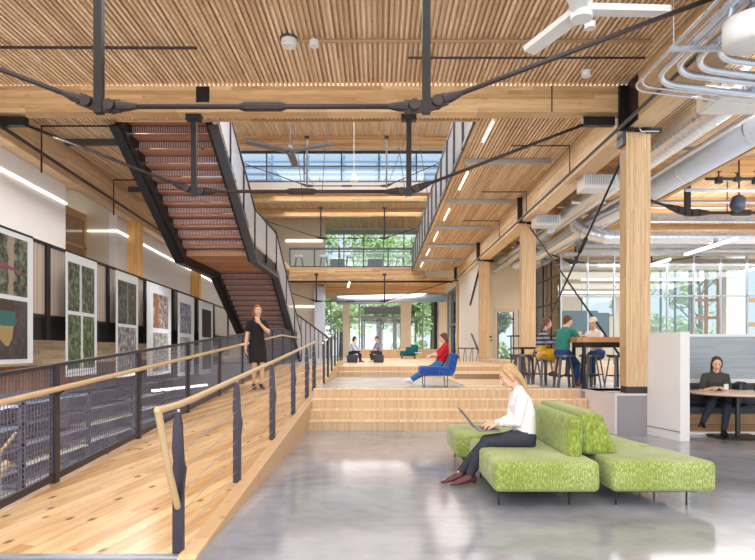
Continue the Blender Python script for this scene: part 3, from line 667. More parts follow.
for i, (y, z, r) in enumerate(((12.4, 5.62, .035), (15.6, 5.3, .05), (16.8, 5.45, .03), (18.9, 5.5, .06), (20.9, 5.2, .04), (22.6, 5.35, .07), (25.0, 5.5, .05))):
    tag(obj('cross_pipe', B().tube([(5.0, y, z), (15.5, y, z)], r, 10), GALV if i % 2 else GALVD), 'silver pipe crossing the right wing, ' + ('nearest', 'second nearest', 'third nearest', 'fourth nearest', 'fifth nearest', 'sixth nearest', 'farthest')[i] + ' of seven', 'pipe', 'cross pipes of the right wing')
t = thing('cable_ladder', 'silver cable ladder crossing the right wing high above the booth', 'cable tray', (10, 16.2, 5.0))
b = B().box(6.9, 15, 16.0, 16.04, 5.0, 5.08).box(6.9, 15, 16.4, 16.44, 5.0, 5.08)
for k in range(28): b.box(7.0+.28*k, 7.03+.28*k, 16.04, 16.4, 5.02, 5.05)
obj('ladder', b, GALV, t)
for x in (7.2, 9.4, 11.6, 13.8): obj('hanger', B().tube([(x, 16.2, 5.05), (x, 16.2, 6)], .012, 6), STEEL, t)
# ---- fans
def fan(name, label, c, R_, angs, mat, w, ztop, drop=0.0, hub=.12):
    t = thing(name, label, 'fan', c); c = Vector(c)
    obj('hub', B().tube([c+Vector((0, 0, -.09)), c+Vector((0, 0, .1))], hub, 18).tube([c+Vector((0, 0, .1)), c+Vector((0, 0, .2))], [hub, .04], 18), mat, t)
    obj('downrod', B().tube([c+Vector((0, 0, .1)), (c.x, c.y, ztop)], .022, 8), mat, t)
    for a in angs:
        d = Vector((math.cos(R(a)), math.sin(R(a)), 0)); s = Vector((-d.y, d.x, 0))
        rings = []
        for q, ww in ((hub*.7, w), (R_*.3, w), (R_*.97, w*.95), (R_, w*.9)):
            p = c+d*q; e = p+Vector((0, 0, -drop*q))
            rings.append([e-s*ww+Vector((0, 0, -.03)), e+s*ww*.8+Vector((0, 0, -.01)), e+s*ww+Vector((0, 0, .045)), e-s*ww+Vector((0, 0, .04))])
        obj('blade', B().loft(rings), mat, t)
    return t
fan('ceiling_fan', 'white three bladed ceiling fan at the top right', (2.28, 6.75, 5.26), .98, (112, 2, 243), FANW, .10, 6.0)
fan('ceiling_fan', 'grey three bladed ceiling fan hanging in the void beside the staircase', (-2.67, 18, 7.4), 1.42, (92, 217, -27), FANG, .13, 11.7, hub=.1)
tag(obj('void_pendant', B().tube([(-1.0, 24, 8.2), (-1.0, 24, 8.5)], [.16, .07], 14).tube([(-1.0, 24, 8.5), (-1.0, 24, 11.7)], .012, 6), FANW), 'small white bell pendant hanging in the void', 'light')

# ---- wires hanging in void (thin rods supporting the roof)
t = thing('cable_rigging', 'thin dark cables criss-crossing the high void', 'cable', (-1.5, 22, 9))
for a, q in (((-5, 14, 10.5), (-3.0, 27.4, 9.0)), ((1.9, 13, 9.5), (.4, 27.4, 9.0)), ((-4.6, 16, 8.6), (-3.9, 16, 11.6)), ((-2.8, 22, 7.0), (-3.3, 22, 11.6)), ((.9, 20, 6.5), (.2, 20, 11.6)), ((1.8, 22, 7.0), (1.1, 22, 11.6)), ((-1.9, 20, 6.6), (-1.6, 20, 11.6))):
    obj('cable', B().tube([a, q], .012, 6), STEELG, t)
# ================================================================= STAIRCASE (rises towards us)
SXL, SXR = -5.2, -3.34
t = thing('steel_staircase', 'dark steel staircase with timber treads descending away from the upper floor', 'staircase', (-4.3, 18, .7))
TREADM = plain('tread_underside', hexc(172, 118, 96), .45, .1, noise=.3, nscale=14)
RISERM = plain('riser_perforated', hexc(96, 66, 60), .5, .3, noise=.5, nscale=40)
def side_plate(pts, x0, x1):
    """pts = (y, z_nosing) polyline; a plate hanging .33 below and .1 above"""
    b = B()
    for (ya, za), (yb, zb) in zip(pts, pts[1:]):
        b.xprism([(ya, za+.12), (yb, zb+.12), (yb, zb-.30), (ya, za-.30)], x0, x1)
    return b
line = [(11.9, 6.22), (15.8, 4.07), (19.1, 4.07), (25.3, .98)]
for x0, x1 in ((SXL-.04, SXL+.10), (SXR-.10, SXR+.04)):
    o = obj('stringer', side_plate(line, x0, x1), STEEL, t)
    b = B()
    for (ya, za), (yb, zb) in zip(line, line[1:]): b.beam((x0-.02, ya, za-.31), (x0-.02, yb, zb-.31), .2, .05) if x0 < -4 else b.beam((x1+.02, ya, za-.31), (x1+.02, yb, zb-.31), .2, .05)
    obj('flange', b, STEELG if x0 > -4 else STEEL, o)
for i in range(11):
    y = 12.1+3.9*i/11; z = 6.22-2.15*(i+.5)/11
    tr = obj('tread', B().box(SXL+.1, SXR-.1, y-.02, y+.27, z-.05, z), TREADM, t)
    obj('riser', B().box(SXL+.1, SXR-.1, y+.27, y+.285, z-.195, z), RISERM, tr)
    b = B()
    for k in range(44): b.box(SXL+.12+k*.0368, SXL+.134+k*.0368, y+.255, y+.27, z-.19, z-.07)
    obj('riser_slats', b, plain('slat_glint', hexc(214, 186, 180), .4, .1), tr)
for i in range(20):
    y = 19.1+6.1*i/20; z = 4.05-3.05*(i+.5)/20
    tr = obj('tread', B().box(SXL+.1, SXR-.1, y-.0, y+.25, z-.045, z), TREADM, t)
    obj('riser', B().box(SXL+.1, SXR-.1, y+.25, y+.26, z-.16, z), RISERM, tr)
    b = B()
    for k in range(44): b.box(SXL+.12+k*.0368, SXL+.134+k*.0368, y+.24, y+.25, z-.15, z-.07)
    obj('riser_slats', b, MATS['slat_glint'], tr)
obj('landing', B().box(SXL+.1, SXR-.1, 15.9, 19.2, 3.94, 4.04), wood('landing_wood', hexc(176, 120, 78), hexc(200, 144, 98), 'y', 'x', .2, 3, .02, .2, 0, .5), t)
# stair guard
def stair_guard(x, mat=PANEL):
    g = thing('stair_guardrail', 'grey mesh stair guard with dark posts ' + ('on the right side of the steel staircase' if x > -4 else 'on the left side of the steel staircase'), 'guardrail', (x, 18, .7))
    b = B()
    for (ya, za), (yb, zb) in zip(line, line[1:]): b.beam((x, ya, za+1.12), (x, yb, zb+1.12), .05, .05)
    obj('top_rail', b, STEEL, g)
    for (ya, za), (yb, zb) in zip(line, line[1:]):
        n = 3 if yb-ya > 3.5 else 2
        for i in range(n+1):
            f_ = i/n; y = ya+(yb-ya)*f_; z = za+(zb-za)*f_
            if i < n or yb > 25: obj('post', B().box(x-.03, x+.03, y-.03, y+.03, z-.1, z+1.1), STEEL, g)
            if i < n:
                y2 = ya+(yb-ya)*(i+1)/n; z2 = za+(zb-za)*(i+1)/n
                obj('panel', B().xprism([(y+.04, z+.14), (y2-.04, z2+.14), (y2-.04, z2+1.06), (y+.04, z+1.06)], x-.005, x+.005), mat, g)
    return g
stair_guard(SXR+.06)
# ================================================================= RAMP RAILS
MESHW = plain('wire_mesh', hexc(104, 104, 118), .4, .2)
t = thing('ramp_guardrail', 'dark steel guard with woven wire mesh on the left side of the ramp', 'guardrail', (-3.28, 10, 0))
PY = [4.0, 6.05, 8.15, 10.25, 12.3, 14.35, 16.4, 18.4, 20.4, 22.4]
gx = -3.27
def rz2(y): return rampz(y)
def strip(zo, w, h, y0, y1, x=gx):
    b = B(); ys = [y0]+[q for q in (RS, RE) if y0 < q < y1]+[y1]
    for a, q in zip(ys, ys[1:]): b.beam((x, a, rz2(a)+zo), (x, q, rz2(q)+zo), w, h)
    return b
obj('top_rail', strip(1.18, .05, .035, 2.0, 24.0), STEELP, t)
obj('bottom_rail', strip(.06, .04, .07, 2.0, 24.0), STEELP, t)
for y in PY+[2.0]: obj('post', B().box(gx-.03, gx+.03, y-.04, y+.04, rz2(y)-.06, rz2(y)+1.18), STEELP, t)
ys = [2.0]+PY+[24.0]
for a, q in zip(ys, ys[1:]):
    b = B(); m = int((q-a)/.05)
    for k in range(1, m):
        y = a+(q-a)*k/m; b.box(gx-.0025, gx+.0025, y-.0025, y+.0025, rz2(y)+.08, rz2(y)+1.16)
    for k in range(1, 22):
        z = .08+1.08*k/22; ys2 = [a]+[s for s in (RS, RE) if a < s < q]+[q]
        for c, d in zip(ys2, ys2[1:]): b.beam((gx, c, rz2(c)+z), (gx, d, rz2(d)+z), .005, .005)
    obj('mesh_panel', b, MESHW, t)
t2 = thing('handrail', 'round timber handrail along the left mesh guard of the ramp', 'handrail', (-3.17, 10, 0))
pts = [(-3.17, 2.0, .94), (-3.17, RS, .96), (-3.17, RE, rampz(RE)+.95), (-3.17, 23.8, rampz(RE)+.95)]
obj('rail', B().tube(pts, .027, 12), W_RAIL, t2, True)
for y in PY: obj('rail_bracket', B().tube([(-3.24, y, rz2(y)+.88), (-3.17, y, rz2(y)+.93)], .01, 6), STEELP, t2)
# right rail: tapered and kinked steel blades
t = thing('ramp_handrail', 'timber topped handrail on kinked steel blades along the right side of the ramp', 'handrail', (-1.45, 8, 0))
for i, y in enumerate((4.28, 6.05, 8.05, 10.0, 11.9, 13.2)):
    z = rampz(y) if i else 0.0; x = -1.43; H = 1.0
    prof = [(0, .038, 0), (.46, .038, 0), (.54, .043, .004), (.60, .046, .008), (.66, .036, .004), (.74, .038, -.004), (.92, .030, -.004), (1.01, .012, -.002)]
    rings = [[(x+dx-w_, y-.02, z+h*H), (x+dx+w_, y-.02, z+h*H), (x+dx+w_, y+.02, z+h*H), (x+dx-w_, y+.02, z+h*H)] for h, w_, dx in prof]
    p = obj('post', B().loft(rings), STEELP, t)
    for hz in (.3, .45, .6, .75):
        pass
    obj('rail_bracket', B().tube([(x, y, z+1.0), (x, y, z+1.03)], .012, 8), GALVD, p)
for zo in (.12, .27, .42, .57, .72, .86):
    b = B(); b.tube([(-1.43, 4.28, zo), (-1.43, 13.2, rampz(13.2)+zo)], .003, 5)
    obj('cable', b, GALVD, t)
b = B(); b.tube([(-1.43, 4.26, .34), (-1.435, 4.10, .62), (-1.44, 3.92, 1.03), (-1.44, 3.90, 1.06)], .024, 12, round_=True)
b.tube([(-1.44, 3.90, 1.055), (-1.43, 4.28, 1.06), (-1.43, 4.6, 1.075), (-1.43, 9, rampz(9)+1.04), (-1.43, 13.4, rampz(13.4)+1.04)], .024, 12, round_=True)
obj('rail', b, W_RAIL, t, True)
obj('rail', B().tube([(-1.43, 13.4, 1.63), (-1.36, 13.7, 1.61), (-1.22, 13.8, 1.54)], .018, 10, round_=True), CONDUIT, t, True)
# guard beyond the front steps
t = thing('terrace_guardrail', 'pale guard with dark upright bars stepping up behind the front steps', 'guardrail', (-1.14, 15, .7))
b = B().xprism([(12.7, .7), (19.5, .7), (19.5, 1.12), (17.2, 1.12), (12.7, .72)], -1.24, -1.18); obj('kerb', b, W_CURB, t)
for i, y in enumerate((12.95, 14.0, 15.1, 16.2, 17.3, 18.4, 19.4)):
    z = .7+max(0, min(.42, (y-12.7)*.093)); obj('post', B().box(-1.21, -1.17, y-.07, y+.07, z, z+.93), STEEL if i % 2 else STEELP, t)
obj('rail', B().tube([(-1.2, 12.7, 1.58), (-1.2, 17.2, 2.02), (-1.2, 19.5, 2.04)], .022, 10), CONDUIT, t, True)
# far descending guard at left of the entrance
t = thing('far_stair_guardrail', 'dark guard with upright bars descending in front of the far beige wall', 'guardrail', (-3.4, 31, .7))
a, q = Vector((WX(296, 30), 30, WZ(314, 30))), Vector((WX(330, 35), 35, WZ(339, 35)))
obj('top_rail', B().beam(a, q, .07, .07), STEELB, t)
for i in range(9):
    p = a.lerp(q, i/8); obj('baluster', B().box(p.x-.03, p.x+.03, p.y-.03, p.y+.03, .7, p.z), STEELP, t)
for i in range(8):
    p = a.lerp(q, i/8); p2 = a.lerp(q, (i+1)/8)
    obj('infill_panel', B().loft([[(p.x, p.y, .8), (p.x+.01, p.y, .8), (p.x+.01, p.y, p.z-.05), (p.x, p.y, p.z-.05)], [(p2.x, p2.y, .8), (p2.x+.01, p2.y, .8), (p2.x+.01, p2.y, p2.z-.05), (p2.x, p2.y, p2.z-.05)]]), PANEL, t)

# ================================================================= WEST WALKWAY with guard and banners
def curtain_mat():
    t = NT('curtain_panel'); co = t.n('ShaderNodeNewGeometry').outputs['Position']; sp = t.n('ShaderNodeSeparateXYZ', Vector=co)
    n = t.n('ShaderNodeTexNoise', _noise_dimensions='1D', W=t.math('MULTIPLY', sp.outputs[1], 6.0), Detail=3.0)
    cr = t.n('ShaderNodeValToRGB', Fac=n.outputs[0]); e = cr.color_ramp.elements
    e[0].position = .35; e[0].color = c4(hexc(176, 158, 142)); e[1].position = .7; e[1].color = c4(hexc(216, 202, 188))
    t.link(cr.outputs[0], t.b.inputs['Base Color']); t.b.inputs['Roughness'].default_value = .25; t.b.inputs['Alpha'].default_value = .93
    return t.m
CURT = curtain_mat()
GA = 4.45
t = thing('walkway_guardrail', 'black framed guard with beige panels along the raised left walkway', 'guardrail', (LX(GA, 12), 12, 1.6))
def gbar(z0, z1, th, y0=3.0, y1=27.0, a=GA): return B().prism([(LX(a, y0), y0), (LX(a, y1), y1), (LX(a, y1)-th, y1), (LX(a, y0)-th, y0)], z0, z1)
obj('top_rail', gbar(3.02, 3.07, .05), STEEL, t)
obj('bottom_rail', gbar(1.93, 1.98, .05), STEEL, t)
GY = [4.6, 6.85, 9.07, 11.4, 13.55, 15.8, 18.3, 20.9, 23.5, 26.0]
for y in GY: obj('post', B().box(LX(GA, y)-.05, LX(GA, y)+.02, y-.05, y+.05, 1.6, 3.05), STEEL, t)
for a, q in zip([3.0]+GY, GY): obj('panel', B().prism([(LX(GA, a+.05)-.02, a+.05), (LX(GA, q-.05)-.02, q-.05), (LX(GA, q-.05)-.035, q-.05), (LX(GA, a+.05)-.035, a+.05)], 1.98, 3.02), CURT, t)
t = thing('walkway_slab', 'raised walkway with black steel edge channel behind the hanging banners', 'walkway', (-5.8, 12, 1.2))
obj('edge_channel', gbar(1.60, 1.95, .10, a=GA+.03), STEEL, t)
obj('deck', B().prism([(LX(GA+.14, 3), 3), (LX(GA+.14, 27), 27), (LX(6.38, 27), 27), (LX(6.38, 3), 3)], 1.75, 1.93), CONC2, t)
obj('support_beam', gbar(1.20, 1.62, .25, a=GA+.55), W_GLY, t)
struct('wall_lower_west', B().prism([(LX(5.5, 3), 3), (LX(5.5, 27), 27), (LX(5.7, 27), 27), (LX(5.7, 3), 3)], .75, 1.2), W_PANEL)
struct('wall_lower_west', B().prism([(LX(5.52, 3), 3), (LX(5.52, 27), 27), (LX(5.7, 27), 27), (LX(5.7, 3), 3)], -2.8, .75), plain('lilac_wall', hexc(140, 130, 146), .7, noise=.25, nscale=1.3, obj=False))

def art_mat(nm, base, accent, trunk, pos, wid=.06, scale=7, band=None):
    """procedural picture: foliage noise with a bright upright trunk; pos/wid in the print's own width (Generated x)"""
    t = NT(nm); g = t.n('ShaderNodeTexCoord').outputs['Generated']; sp = t.n('ShaderNodeSeparateXYZ', Vector=g)
    n = t.n('ShaderNodeTexNoise', Vector=g, Scale=scale, Detail=8.0, Roughness=.7)
    cr = t.n('ShaderNodeValToRGB', Fac=n.outputs[0]); e = cr.color_ramp.elements
    e[0].position = .42; e[0].color = c4(base); e[1].position = .62; e[1].color = c4(accent)
    out = cr.outputs[0]
    if trunk:
        n2 = t.n('ShaderNodeTexNoise', Vector=g, Scale=4.0)
        d = t.math('ABSOLUTE', t.math('SUBTRACT', t.math('ADD', sp.outputs[1], t.math('MULTIPLY', n2.outputs[0], .12)), pos+.06))
        f = t.math('LESS_THAN', d, wid); m = t.n('ShaderNodeMix', _data_type='RGBA', Factor=f); t.link(out, m.inputs[6]); m.inputs[7].default_value = c4(trunk); out = m.outputs[2]
    t.link(out, t.b.inputs['Base Color']); t.b.inputs['Roughness'].default_value = .4
    return t.m
DG, MG = hexc(26, 34, 28), hexc(120, 132, 108)
spec = [ # x0, x1, print x0, x1, tops (z of banner top, bottom), upper print z, lower print z, materials, label
 (-42, 33, -34, 27, 'large white banner at the left edge with a tree trunk print over a dress print', (DG, MG, hexc(150, 140, 120), .70, .05), (hexc(60, 54, 57), hexc(84, 76, 78), None, 0, 0)),
 (66, 97, 68, 94, 'white banner with two bright green waterfall prints, second from left', (DG, MG, hexc(196, 208, 212), .45, .05), (hexc(38, 56, 38), hexc(122, 142, 98), hexc(206, 216, 206), .5, .05)),
 (116, 138, 118, 136, 'white banner with a grey tree trunks print, third from left', (DG, hexc(104, 112, 96), hexc(130, 132, 118), .5, .04), (hexc(80, 84, 90), hexc(190, 190, 192), None, 0, 0)),
 (147, 171, 153, 168, 'white banner with a rust and white figure print, fourth from left', (hexc(86, 66, 54), hexc(206, 196, 190), hexc(150, 92, 56), .2, .12), (hexc(110, 116, 108), hexc(210, 208, 208), None, 0, 0)),
 (178, 194, 180, 191, 'white banner with a blue grey sculpture print, fifth from left', (hexc(70, 78, 96), hexc(190, 198, 214), None, 0, 0), (hexc(130, 140, 140), hexc(214, 216, 214), None, 0, 0)),
 (199, 213, 202, 211, 'small white banner with a plain dark print, farthest from us', (hexc(48, 42, 44), hexc(72, 62, 60), None, 0, 0), (hexc(60, 78, 48), hexc(140, 150, 120), None, 0, 0))]
A2 = 4.28
def by(px): return A2/((CX-px)/F-.062)
zz = [(2.99, 1.27, 2.92, 2.16, 2.10, 1.33), (2.98, 1.03, 2.84, 2.07, 2.01, 1.15), (2.97, .92, 2.80, 1.96, 1.90, 1.03), (2.97, .87, 2.75, 1.96, 1.85, .95), (2.96, .75, 2.72, 1.90, 1.80, .85), (2.95, .70, 2.72, 1.85, 1.75, .85)]
for i, (x0, x1, p0, p1, lab, m1, m2) in enumerate(spec):
    zt, zb, u1, u0, l1, l0 = zz[i]
    t = thing('art_banner', lab, 'banner', (LX(A2, by((x0+x1)/2)), by((x0+x1)/2), zb))
    def sl(xa, xb, z0, z1, off, th): 
        ya, yb = by(xa), by(xb); return B().prism([(LX(A2, ya)+off, ya), (LX(A2, yb)+off, yb), (LX(A2, yb)+off-th, yb), (LX(A2, ya)+off-th, ya)], z0, z1)
    obj('sheet', sl(x0, x1, zb, zt, 0, .006), PAPER, t)
    up = obj('upper_print', sl(p0, p1, u0, u1, .006, .004), art_mat('print_%d_upper' % i, *m1), t)
    lo = obj('lower_print', sl(p0, p1, l0, l1, .006, .004), art_mat('print_%d_lower' % i, *m2), t)
    obj('hanging_bar', sl(x0, x1, zt, zt+.03, .004, .014), STEEL, t)
    if i == 0:
        y0 = by(22); y1 = by(2)
        # dress figure: dark collar, teal band, tan torso and pointed hem (a flat printed motif)
        def pl(name, pts, col, par=lo):
            b = B(); b.poly([(LX(A2, y)+.0085, y, z) for y, z in pts]); obj(name, b, plain(name+'_ink', col, .5), par)
        yc = by(6)
        pl('torso_motif', [(yc-.18, 2.08), (yc+.16, 2.08), (yc+.20, 1.95), (yc-.22, 1.95)], hexc(70, 54, 40))
        pl('sash_motif', [(yc-.22, 1.95), (yc+.2, 1.95), (yc+.2, 1.76), (yc-.22, 1.76)], hexc(44, 104, 100))
        pl('dress_motif', [(yc-.2, 1.76), (yc+.16, 1.76), (yc+.13, 1.6), (yc+.04, 1.5), (yc-.02, 1.5), (yc-.18, 1.6)], hexc(160, 138, 92))
        pl('ribbon_motif', [(by(-8), 2.52), (by(26), 2.45), (by(26), 2.46), (by(6), 2.545), (by(-8), 2.545)], hexc(140, 62, 100), up)

# lower level glimpsed through the mesh
t = thing('lower_level_table', 'long pale purple table on the lower level seen through the mesh', 'table', (-5.0, 12, -2.8))
obj('table_top', B().box(-5.4, -4.4, 9.5, 13.5, -2.08, -2.04), plain('lilac_top', hexc(170, 156, 190), .4), t)
for x in (-5.3, -4.5):
    for y in (9.7, 13.3): obj('leg', B().box(x-.03, x+.03, y-.03, y+.03, -2.8, -2.08), STEELG, t)
for i, (x, y) in enumerate(((-5.7, 10.2), (-5.7, 11.6), (-5.7, 13.0))):
    if i == 0:
        c0 = thing('lower_chair', 'grey chair behind the lower level table, nearest of three', 'chair', (x, y, -2.8), 0, 'lower level chairs')
        obj('seat', B().box(-.22, .22, -.22, .22, .42, .46), GALVD, c0, local=True); obj('backrest', B().box(-.24, -.2, -.2, .2, .6, .9), GALVD, c0, local=True)
        for sx in (-1, 1):
            for sy in (-1, 1): obj('leg', B().box(sx*.2-.015, sx*.2+.015, sy*.2-.015, sy*.2+.015, 0, .42), STEELG, c0, local=True)
    else: dup(c0, (x, y, -2.8), 0, 'grey chair behind the lower level table, ' + ('', 'middle of three', 'farthest of three')[i])
t = thing('lower_stair_rail', 'pale timber railing of the lower level stair seen through the nearest mesh', 'railing', (-4.3, 5.5, -1))
obj('rail', B().tube([(-3.9, 4.6, -.9), (-4.6, 7.4, .05)], .05, 10).tube([(-3.9, 4.6, -.6), (-4.6, 7.6, .4)], .02, 8), W_RAIL, t, True)
for k in range(4): obj('post', B().box(-3.95-.2*k, -3.9-.2*k, 4.7+.8*k, 4.75+.8*k, -2.8, -.6+.28*k), GALVD, t)
sg = [plain('shelf_%d' % k, hexc(*c), .6) for k, c in enumerate(((138, 130, 150), (196, 190, 206), (92, 84, 98), (206, 204, 190), (120, 134, 150)))]
for i in range(6):
    y = 4.6+2.5*i; x = LX(5.46, y+1); t = thing('storage_rack', 'open storage rack on the lower level behind the mesh, ' + ('nearest', 'second', 'third', 'fourth', 'fifth', 'farthest')[i] + ' of the row', 'shelf', (x+.2, y+1, -2.8), 0, 'lower level storage racks')
    for yy in (y, y+2.1): obj('upright', B().box(x+.4, x+.44, yy, yy+.05, -2.8, .62), sg[2], t)
    rnd = random.Random(i)
    for k in range(10):
        z = -2.4+.33*k; obj('shelf_board', B().box(x+.05, x+.44, y, y+2.15, z, z+.035), sg[(k*7+i*3) % 5], t)
tag(obj('lower_linear_light', B().beam((-4.75, 5.2, .55), (-4.9, 6.6, .50), .06, .05), LAMP), 'glowing tube on the lower level at the left picture edge', 'light')
tag(obj('lower_linear_light', B().beam((-4.6, 12.2, .62), (-4.2, 14.6, .60), .06, .05), LAMP), 'glowing tube on the lower level beyond the middle of the mesh guard', 'light')
# ================================================================= GREEN SOFA
def soft(t, nm, x0, x1, y0, y1, z0, z1, mat, r=.06, M=None, seg=4):
    b = B(); b.rbox(x0, x1, y0, y1, z0, z1, r, seg, M)
    return obj(nm, b, mat, t, True)
def hairpin(t, x, y, h=.16):
    obj('leg', B().tube([(x, y, 0), (x, y, h)], .009, 8).box(x-.03, x+.03, y-.03, y+.03, h-.008, h), STEEL, t, False)
t = thing('green_sofa', 'lime green velvet sofa module that the woman with the laptop sits on', 'sofa', (1.55, 6.4, 0))
soft(t, 'seat_cushion', 1.05, 2.02, 5.46, 6.95, .15, .43, GREEN, .05)
soft(t, 'back_cushion', 1.80, 1.95, 5.72, 7.2, .40, .81, GREENC, .065, Matrix.Translation((1.88, 0, .4)) @ Matrix.Rotation(R(3), 4, 'Y') @ Matrix.Translation((-1.88, 0, -.4)))
obj('base_frame', B().box(1.12, 1.95, 5.56, 6.85, .135, .16), STEEL, t)
for x, y in ((1.12, 5.62), (1.78, 5.62), (1.15, 6.8), (1.78, 6.8)): hairpin(t, x, y, .14)
t = thing('green_sofa', 'lime green velvet sofa module farther back, behind the woman with the laptop', 'sofa', (1.5, 7.6, 0))
soft(t, 'seat_cushion', .93, 1.98, 7.2, 8.3, .15, .43, GREEN, .05)
obj('base_frame', B().box(1.0, 1.92, 7.25, 8.2, .135, .16), STEEL, t)
for x, y in ((1.03, 7.3), (1.9, 7.3), (1.03, 8.15), (1.9, 8.15)): hairpin(t, x, y, .14)
Mr = Matrix.Translation((2.14, 5.5, 0)) @ Matrix.Rotation(R(3), 4, 'Z') @ Matrix.Translation((-2.14, -5.5, 0))
t = thing('green_sofa', 'lime green velvet sofa module nearest the camera on the right, with nobody on it', 'sofa', (2.6, 6.0, 0))
b = B(); seg = []
pts = [(2.13, 5.47), (3.09, 5.47), (2.98, 6.36), (2.12, 6.36)]
bb = B(); bb.prism(pts, .15, .43); bmesh.ops.bevel(bb.bm, geom=list(bb.bm.edges), offset=.05, segments=4, profile=.5, affect='EDGES')
obj('seat_cushion', bb, GREEN, t, True)
obj('base_frame', B().box(2.2, 2.95, 5.56, 6.28, .135, .16), STEEL, t)
for x, y in ((2.22, 5.62), (2.88, 5.62), (2.24, 6.2), (2.84, 6.2)): hairpin(t, x, y, .14)
t = thing('green_sofa', 'lime green velvet sofa module behind the empty right one, with slanted backrest', 'sofa', (2.5, 7.0, 0))
bb = B(); bb.prism([(2.33, 6.42), (2.95, 6.42), (2.72, 7.9), (2.33, 7.9)], .15, .43); bmesh.ops.bevel(bb.bm, geom=list(bb.bm.edges), offset=.05, segments=4, profile=.5, affect='EDGES')
obj('seat_cushion', bb, GREEN, t, True)
bb = B(); bb.loft([[(1.99, 5.88, .42), (2.36, 5.88, .42), (2.40, 7.6, .42), (1.99, 7.6, .42)], [(2.0, 5.93, .83), (2.22, 5.93, .82), (2.26, 7.5, .82), (2.0, 7.5, .83)]])
bmesh.ops.bevel(bb.bm, geom=list(bb.bm.edges), offset=.06, segments=4, profile=.5, affect='EDGES'); obj('back_cushion', bb, GREENC, t, True)
obj('base_frame', B().box(2.36, 2.66, 6.5, 7.8, .135, .16), STEEL, t)
for x, y in ((2.4, 6.55), (2.82, 6.5), (2.4, 7.8), (2.66, 7.8)): hairpin(t, x, y, .14)

# ================================================================= BOOTH
t = struct('wall_booth', B().prism([(4.63, 10.36), (4.80, 9.56), (4.95, 9.56), (5.0, 10.9), (16, 10.9), (16, 11.1), (4.8, 11.1), (4.63, 10.8)], 0, 1.74), WHITE)
struct('baseboard_booth', B().prism([(4.62, 10.36), (4.79, 9.54), (4.795, 9.56), (4.63, 10.38)], .14, .148), STEELG)
t = thing('booth_bench', 'built in booth bench with charcoal cushions against the grey felt wall', 'bench', (6.5, 10.5, 0))
obj('felt_panel', B().box(4.97, 12, 10.84, 10.9, .93, 1.69), FELT, t)
obj('ledge', B().box(4.97, 12, 10.72, 10.9, .86, .93), WHITE, t)
obj('base', B().box(4.97, 12, 10.30, 10.9, .04, .36), wood('bench_wood', hexc(150, 112, 78), hexc(190, 150, 108), 'z', 'x', .17, 3, .03, .3, 0, .5), t)
obj('plinth_strip', B().box(4.97, 12, 10.28, 10.3, 0, .05), WHITE, t)
for i in range(7):
    x = 4.99+.95*i; soft(t, 'seat_cushion', x, x+.93, 10.26, 10.74, .36, .47, CUSH, .03); soft(t, 'back_cushion', x, x+.93, 10.66, 10.84, .47, .86, CUSH, .04)
# round table
tx, ty = 5.93, 9.92
t = thing('round_table', 'round pale topped table with black pedestal in front of the booth bench', 'table', (tx, ty, 0))
obj('table_top', B().disc((tx, ty), .73, .735, .757, 48), plain('table_blush', hexc(222, 196, 178), .3), t)
obj('edge_band', B().disc((tx, ty), .735, .722, .735, 48), plain('edge_brown', hexc(150, 120, 100), .5), t)
obj('pedestal', B().tube([(tx, ty, .02), (tx, ty, .73)], .04, 16).tube([(tx, ty, .70), (tx, ty, .72)], .2, 16), BLACKP, t)
obj('base_plate', B().rbox(tx-.36, tx+.36, ty-.3, ty+.3, .0, .03, .012, 2), BLACKP, t)
# lime chair
t = thing('lime_chair', 'chair with lime green legs and pale seat cut off by the right picture edge', 'chair', (6.35, 9.3, 0))
for sx in (-1, 1):
    for sy in (-1, 1): obj('leg', B().tube([(6.35+sx*.30, 9.3+sy*.24, 0), (6.35+sx*.16, 9.3+sy*.15, .45)], [.014, .024], 10), LIME, t, True)
obj('seat', B().rbox(6.12, 6.58, 9.06, 9.52, .45, .475, .012, 2), FANW, t); obj('backrest', B().rbox(6.52, 6.56, 9.08, 9.5, .55, .85, .015, 2), FANW, t)
tag(obj('black_bag', B().rbox(6.24, 6.42, 10.40, 10.6, .47, .90, .06, 3), BLACKP, None, True), 'black bag standing on the booth bench beside the seated woman', 'bag')
tag(obj('black_case', B().rbox(6.30, 6.42, 9.9, 10.1, .757, .90, .02, 3), BLACKP, None, True), 'small black case standing on the round table at the right edge', 'case')

# ================================================================= HIGH TABLES, STOOLS
def stool(label, x, y, zf, group='grey bar stools'):
    s = thing('bar_stool', label, 'stool', (x, y, zf), 0, group)
    obj('seat', B().disc((0, 0), .19, .615, .655, 20).tube([(0, 0, .60), (0, 0, .62)], .14, 16), STEELG, s, local=True)
    for k in range(4):
        a = PI/4+PI/2*k; obj('leg', B().beam((.13*math.cos(a), .13*math.sin(a), .61), (.23*math.cos(a), .23*math.sin(a), 0), .05, .025), STEELG, s, local=True)
    obj('foot_ring', B().tube([(.19*math.cos(q*PI/8), .19*math.sin(q*PI/8), .24) for q in range(17)], .009, 6), STEELB, s, local=True)
    return s
st = stool('grey metal bar stool carrying the person in the green shirt', 3.70, 12.0, .7)
for x, y, zf, l in ((3.50, 12.75, .7, 'grey metal bar stool under the woman in the striped top'), (4.50, 12.6, .7, 'grey metal bar stool under the person in white'),
                (3.02, 12.7, .7, 'empty grey bar stool, leftmost of the row before the wooden platform'), (3.28, 12.95, .7, 'empty grey bar stool, second from left in the row'),
                (4.20, 12.0, .7, 'empty grey bar stool in front of the person in white'), (3.15, 13.6, .7, 'empty grey bar stool behind the leftmost pair'), (4.75, 12.0, .7, 'empty grey bar stool partly behind the nearest timber column')):
    dup(st, (x, y, zf), .3, l)
t = thing('high_table', 'long timber topped high table where three people sit', 'table', (4.4, 11.7, .7))
obj('table_top', B().box(3.80, 5.4, 11.5, 12.3, 1.60, 1.70), W_TABLE, t)
